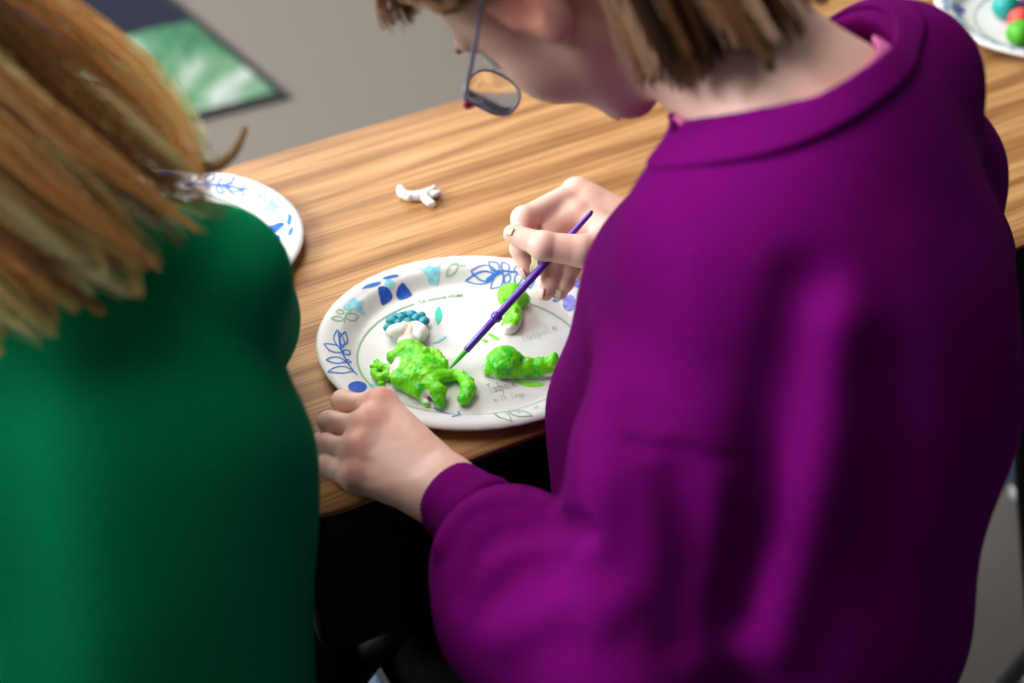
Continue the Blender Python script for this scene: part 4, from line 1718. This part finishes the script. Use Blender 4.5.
def simple_hand(w, fwd, side, s):                     # relaxed hand lying on the table
    fwd, side = unit(fwd), unit(side)
    z0 = TZ + .016 - w[2]
    fg = []
    for k, (o_, ln) in enumerate(((.024, .034), (.008, .038), (-.008, .035), (-.023, .028))):
        m0 = w + fwd * .075 + side * o_ * s + [0, 0, z0 + .008]
        p1 = m0 + fwd * ln + side * o_ * s * .2 + [0, 0, .002]
        p2 = p1 + fwd * ln * .62 - [0, 0, .010]
        p3 = p2 + fwd * ln * .45 - [0, 0, .006]
        fg.append(([m0, p1, p2, p3], [.0095, .0084, .0074, .0062]))
    pal = [(w + side * o_ * s * .4, fg[i][0][0], .016, .0115) for i, o_ in enumerate((.024, .008, -.008, -.023))]
    th = ([w + side * s * .014 + fwd * .01, w + side * s * .034 + fwd * .035 + [0, 0, z0 + .004], w + side * s * .042 + fwd * .062 + [0, 0, z0], w + side * s * .040 + fwd * .082 + [0, 0, z0 - .002]], [.013, .0105, .0085, .007])
    return hand_sdf(fg, pal, th, ([w, w - fwd * .06], [.020, .023]))


hr_ = simple_hand(G['WR'], G['WR'] - G['ER'], -GR, 1)
hl_ = simple_hand(G['WL'], G['WL'] - G['EL'], GR, 1)
bodyb = join_parts('body', [polygonise(body_b, (-.56, .30, 0), (-.10, .92, 1.22), .0042),
                    polygonise(hr_, G['WR'] - [.14, .08, .05], G['WR'] + [.10, .22, .05], .0017),
                    polygonise(hl_, G['WL'] - [.10, .08, .05], G['WL'] + [.14, .22, .05], .0017)], M['skin'], pb)
skin_tint(bodyb, [])
face(gp, GHM, pb)


def shirt_b(P):
    d = ell(P, (-.285, .435, .53), (.150, .115, .14), GA)
    d = smin(d, ell(P, (-.283, .478, .68), (.145, .112, .17), GA), .06)
    d = smin(d, ell(P, (-.282, .545, .81), (.153, .110, .15), GA), .06)
    sh = smin(cone(P, G['SR'] - [.006, 0, .004], G['N'] - [0, 0, .048], .046, .056), cone(P, G['N'] - [0, 0, .048], G['SL'], .056, .050), .03)
    d = smin(d, sh, .05)
    for a, b_, c in (('SR', 'ER', 'WR'), ('SL', 'EL', 'WL')):
        d = smin(d, chain(P, [G[a], G[a] * .45 + G[b_] * .55, G[b_], G[b_] * .12 + G[c] * .88], [.050, .052, .046, .034], .02), .016)
    q = P - np.array([-.287, .44, 0], np.float32)
    d = d + .0035 * np.exp(-((P[:, 0] + .287) / .030) ** 2)                                   # hollow of the spine
    d = d - .0020 * vnoise(P, 14, 6)
    hole = cone(P, G['N'] + GF * .012 - [0, 0, .03], G['N'] + GF * .03 + [0, 0, .10], .055, .075)
    return smax(d, -hole, .006)


V, Q = polygonise(shirt_b, (-.58, .28, .38), (-.09, .95, 1.05), .004)
gs = mesh('shirt', V, Q, M['green_fleece'], pb)
V, Q = polygonise(lambda P: smin(smin(ell(P, (-.285, .44, .465), (.136, .10, .10), GA), chain(P, GLEG_L[:3] + [GLEG_L[3] + [0, 0, .02]], [.078, .056, .046, .035], .02), .03), chain(P, GLEG_R[:3] + [GLEG_R[3] + [0, 0, .02]], [.078, .056, .046, .035], .02), .03), (-.47, .30, .05), (-.12, .90, .60), .005)
mesh('trousers', V, Q, M['charcoal_cloth'], pb)
for Lg in (GLEG_L, GLEG_R):
    a = Lg[3]
    fsh = lambda P, a=a: smax(chain(P, [a - GF * .02 - [0, 0, .03], a + GF * .07 - [0, 0, .036], a + GF * .145 - [0, 0, .042]], [.046, .038, .031], .02), .002 - P[:, 2], .006)
    V, Q = polygonise(fsh, a - [.10, .10, .10], a + [.10, .24, .10], .004)
    mesh('shoe', V, Q, M['black_plastic'], pb)

# blond hair: cap over the skull and long clumps falling over the back and right shoulder
def gcap(P):
    q = (P - GHC.astype(np.float32)) @ GHM.T.astype(np.float32)
    d = ell(q, (0, -.016, .034), (.079, .098, .088))
    return smax(d, q[:, 1] * .75 - q[:, 2] * .66 - .015, .01) - .001 * vnoise(P, 60, 2)


V, Q = polygonise(gcap, GHC - .14, GHC + .14, .0035)
n1 = vnoise(V.astype(np.float32), 40, 1)[:, None] * .5 + .5
gh = mesh('hair', V, Q, M['hair_col'], pb, True, None, {'tint': np.array([.13, .065, .022]) * (1 - n1) + np.array([.32, .18, .07]) * n1})
edge = [(-120, 360), (-70, 375), (-20, 378), (8, 372), (30, 366), (52, 356), (75, 342), (100, 334), (125, 326), (148, 310), (165, 290), (182, 272), (200, 258), (216, 246), (232, 234), (243, 226)]
paths, tints = [], []
GB = [np.array(c) for c in ((.18, .080, .024), (.50, .250, .080), (.72, .39, .140), (.90, .55, .23), (.90, .60, .30), (.62, .31, .10))]
for i in range(84):
    u = RNG.random() ** .9 * (len(edge) - 1)
    k = min(int(u), len(edge) - 2)
    ex = edge[k][0] + (edge[k + 1][0] - edge[k][0]) * (u - k)
    ey = edge[k][1] + (edge[k + 1][1] - edge[k][1]) * (u - k)
    short = RNG.random() ** 2.2 * 90
    cx, cy = ex - short * .35 + RNG.normal(0, 6), ey - short + RNG.normal(0, 7)
    un = u / (len(edge) - 1)
    tip = hit(shirt_b, cx, cy, .45, .008 + .030 * RNG.random())
    if not np.linalg.norm(tip - GHC) < .55:                   # past the shoulder: hang freely beside it
        tip = atd(cx, cy, .80 + .05 * RNG.random())
    ang = math.radians(200 - 175 * un + RNG.normal(0, 10))                                    # round the back of the skull to its right side
    hgt = RNG.uniform(-.02, .085)
    sc = math.sqrt(max(.12, 1 - ((hgt - .034) / .092) ** 2))
    root = gp(.082 * sc * math.cos(ang) * -1, -.016 - .10 * sc * abs(math.sin(ang)), hgt)
    out = unit(root - gp(0, -.016, .034))
    m1 = root + out * (.018 - .012 * un) + (tip - root) * .24
    wv = np.clip(1.0 - 1.25 * un, 0, 1)
    m2 = (root * .14 + tip * .86 + out * .010 + np.array([0, -.008, .045])) * wv + (root * .24 + tip * .76 + out * .012 + np.array([-.010, -.012, .018])) * (1 - wv)
    base = bez([root, m1, m2, tip], 20)
    curl = RNG.normal(0, .034)
    sidev = unit(np.cross(tip - root, UPZ))
    base = base + sidev * (curl * np.sin(np.linspace(0, 3.6, 20)) * np.linspace(0, 1, 20) ** 2)[:, None]
    tone = GB[int(RNG.integers(0, 6))]
    for q in range(34):
        off = RNG.normal(0, 1, 3) * .0055
        fan = np.concatenate([np.linspace(.7, 1.0, 13), np.linspace(1.0, .22, 7)])[:, None]
        L = int(20 - 4 * RNG.random())
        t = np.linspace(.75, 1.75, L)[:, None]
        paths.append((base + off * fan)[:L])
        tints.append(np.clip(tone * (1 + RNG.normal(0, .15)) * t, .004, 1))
# one stray lock curling outward
base = bez([atd(165, 150, .79), atd(205, 185, .80), atd(236, 165, .81), atd(246, 128, .82)], 16)
for q in range(30):
    paths.append(base + RNG.normal(0, 1, 3) * .0030 * np.linspace(1, .3, 16)[:, None])
    tints.append(np.array([.36, .21, .075]) * (1 + RNG.normal(0, .15)))
for i in range(16):                                   # the left side of the long hair
    ang = math.radians(RNG.uniform(15, 80))
    root = gp(.080 * math.cos(ang), -.016 - .095 * math.sin(ang), RNG.uniform(-.03, .05))
    tip = root + np.array([RNG.normal(-.01, .02), -.06 + RNG.normal(0, .02), -.15 + RNG.normal(0, .015)])
    base = bez([root, root + unit(root - GHC) * .025 + np.array([0, -.03, 0]), tip + np.array([0, 0, .06]), tip], 16)
    tone = GB[int(RNG.integers(0, 6))]
    for k in range(26):
        paths.append(base + RNG.normal(0, 1, 3) * .005 * np.linspace(1, .4, 16)[:, None])
        tints.append(np.clip(tone * (1 + RNG.normal(0, .15)), .004, 1))
cp, ct_ = crown(gcap, GHC, GHM, GB, 300, .13, lambda q: q[1] * .75 - q[2] * .66 < .010 and (q[0] > -.040 or q[2] > .075), 9, .025)
paths += cp
tints += ct_
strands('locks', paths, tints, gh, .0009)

# ================================================================== CHAIRS
def chair(x, y, head, label, shell, frame, seat_z=.375, group='school chairs'):
    f = np.array([math.cos(head), math.sin(head), 0])
    r = np.array([math.sin(head), -math.cos(head), 0])
    c = np.array([x, y, 0])
    P3 = lambda a, b_, z: c + f * a + r * b_ + UPZ * z
    t = empty('school_chair', c, label, 'chair', group)
    nu, nv = 17, 13
    V = []
    for i in range(nu):
        for j in range(nv):
            u, v = i / (nu - 1) * 2 - 1, j / (nv - 1) * 2 - 1
            su = math.copysign(abs(u) ** .9, u)
            hw = .19 * (1 - .10 * abs(u) ** 4)
            corner = (1 - .12 * abs(v) ** 6)
            V.append(P3(.19 * su * corner, hw * v, seat_z + .012 * (v * v) - .018 * max(0, u - .6) ** 2 / .16 - .006 * (1 - u * u)))
    o = mesh('seat', V, grid_faces(nu, nv, False), shell, t)
    md = o.modifiers.new('thick', 'SOLIDIFY')
    md.thickness, md.offset = .010, -1
    V = []
    for i in range(11):
        for j in range(nv):
            u, v = i / 10, j / (nv - 1) * 2 - 1
            hw = .185 * (1 - .10 * (2 * u - 1) ** 4)
            V.append(P3(-.215 - .045 * u + .035 * v * v, hw * v, seat_z + .145 + .20 * u * (1 - .06 * abs(v) ** 6)))
    o = mesh('backrest', V, grid_faces(11, nv, False), shell, t)
    md = o.modifiers.new('thick', 'SOLIDIFY')
    md.thickness, md.offset = .010, 0
    for s in (-1, 1):
        MB().tube(smooth_path([P3(.15, s * .14, seat_z - .022), P3(.17, s * .155, seat_z - .08), P3(.20, s * .185, .012)], 12), .0105, 10).build('leg', frame, t)
        MB().tube(smooth_path([P3(-.12, s * .14, seat_z - .022), P3(-.16, s * .16, seat_z - .09), P3(-.23, s * .185, .012)], 12), .0105, 10).build('leg', frame, t)
        MB().tube(smooth_path([P3(.10, s * .14, seat_z - .024), P3(-.14, s * .15, seat_z - .024), P3(-.225, s * .155, seat_z + .06), P3(-.242, s * .150, seat_z + .30)], 20), .0105, 10).build('back_tube', frame, t)
        for a, b_ in ((.20, .185), (-.23, .185)):
            MB().tube([P3(a, s * b_, .001), P3(a, s * b_, .012), P3(a, s * b_, .030)], [.013, .016, .0135], 12).build('glide', M['white_plastic'], t)
    MB().tube([P3(.195, -.178, .07), P3(.195, .178, .07)], .0085, 10).build('crossbar', frame, t)
    return t


hA = math.atan2(FW_[1], FW_[0])
chair(.205, .455, math.radians(118), 'charcoal plastic school chair under the person in purple', M['charcoal_cloth'], M['black_metal'], .345)
chair(-.288, .44, math.atan2(GF[1], GF[0]), 'dark school chair under the person in the green shirt', M['black_plastic'], M['blue_steel'], .335)
chair(.82, .706, math.radians(117), 'grey legged school chair standing at the right of the purple sweatshirt', M['black_plastic'], M['grey_steel'])
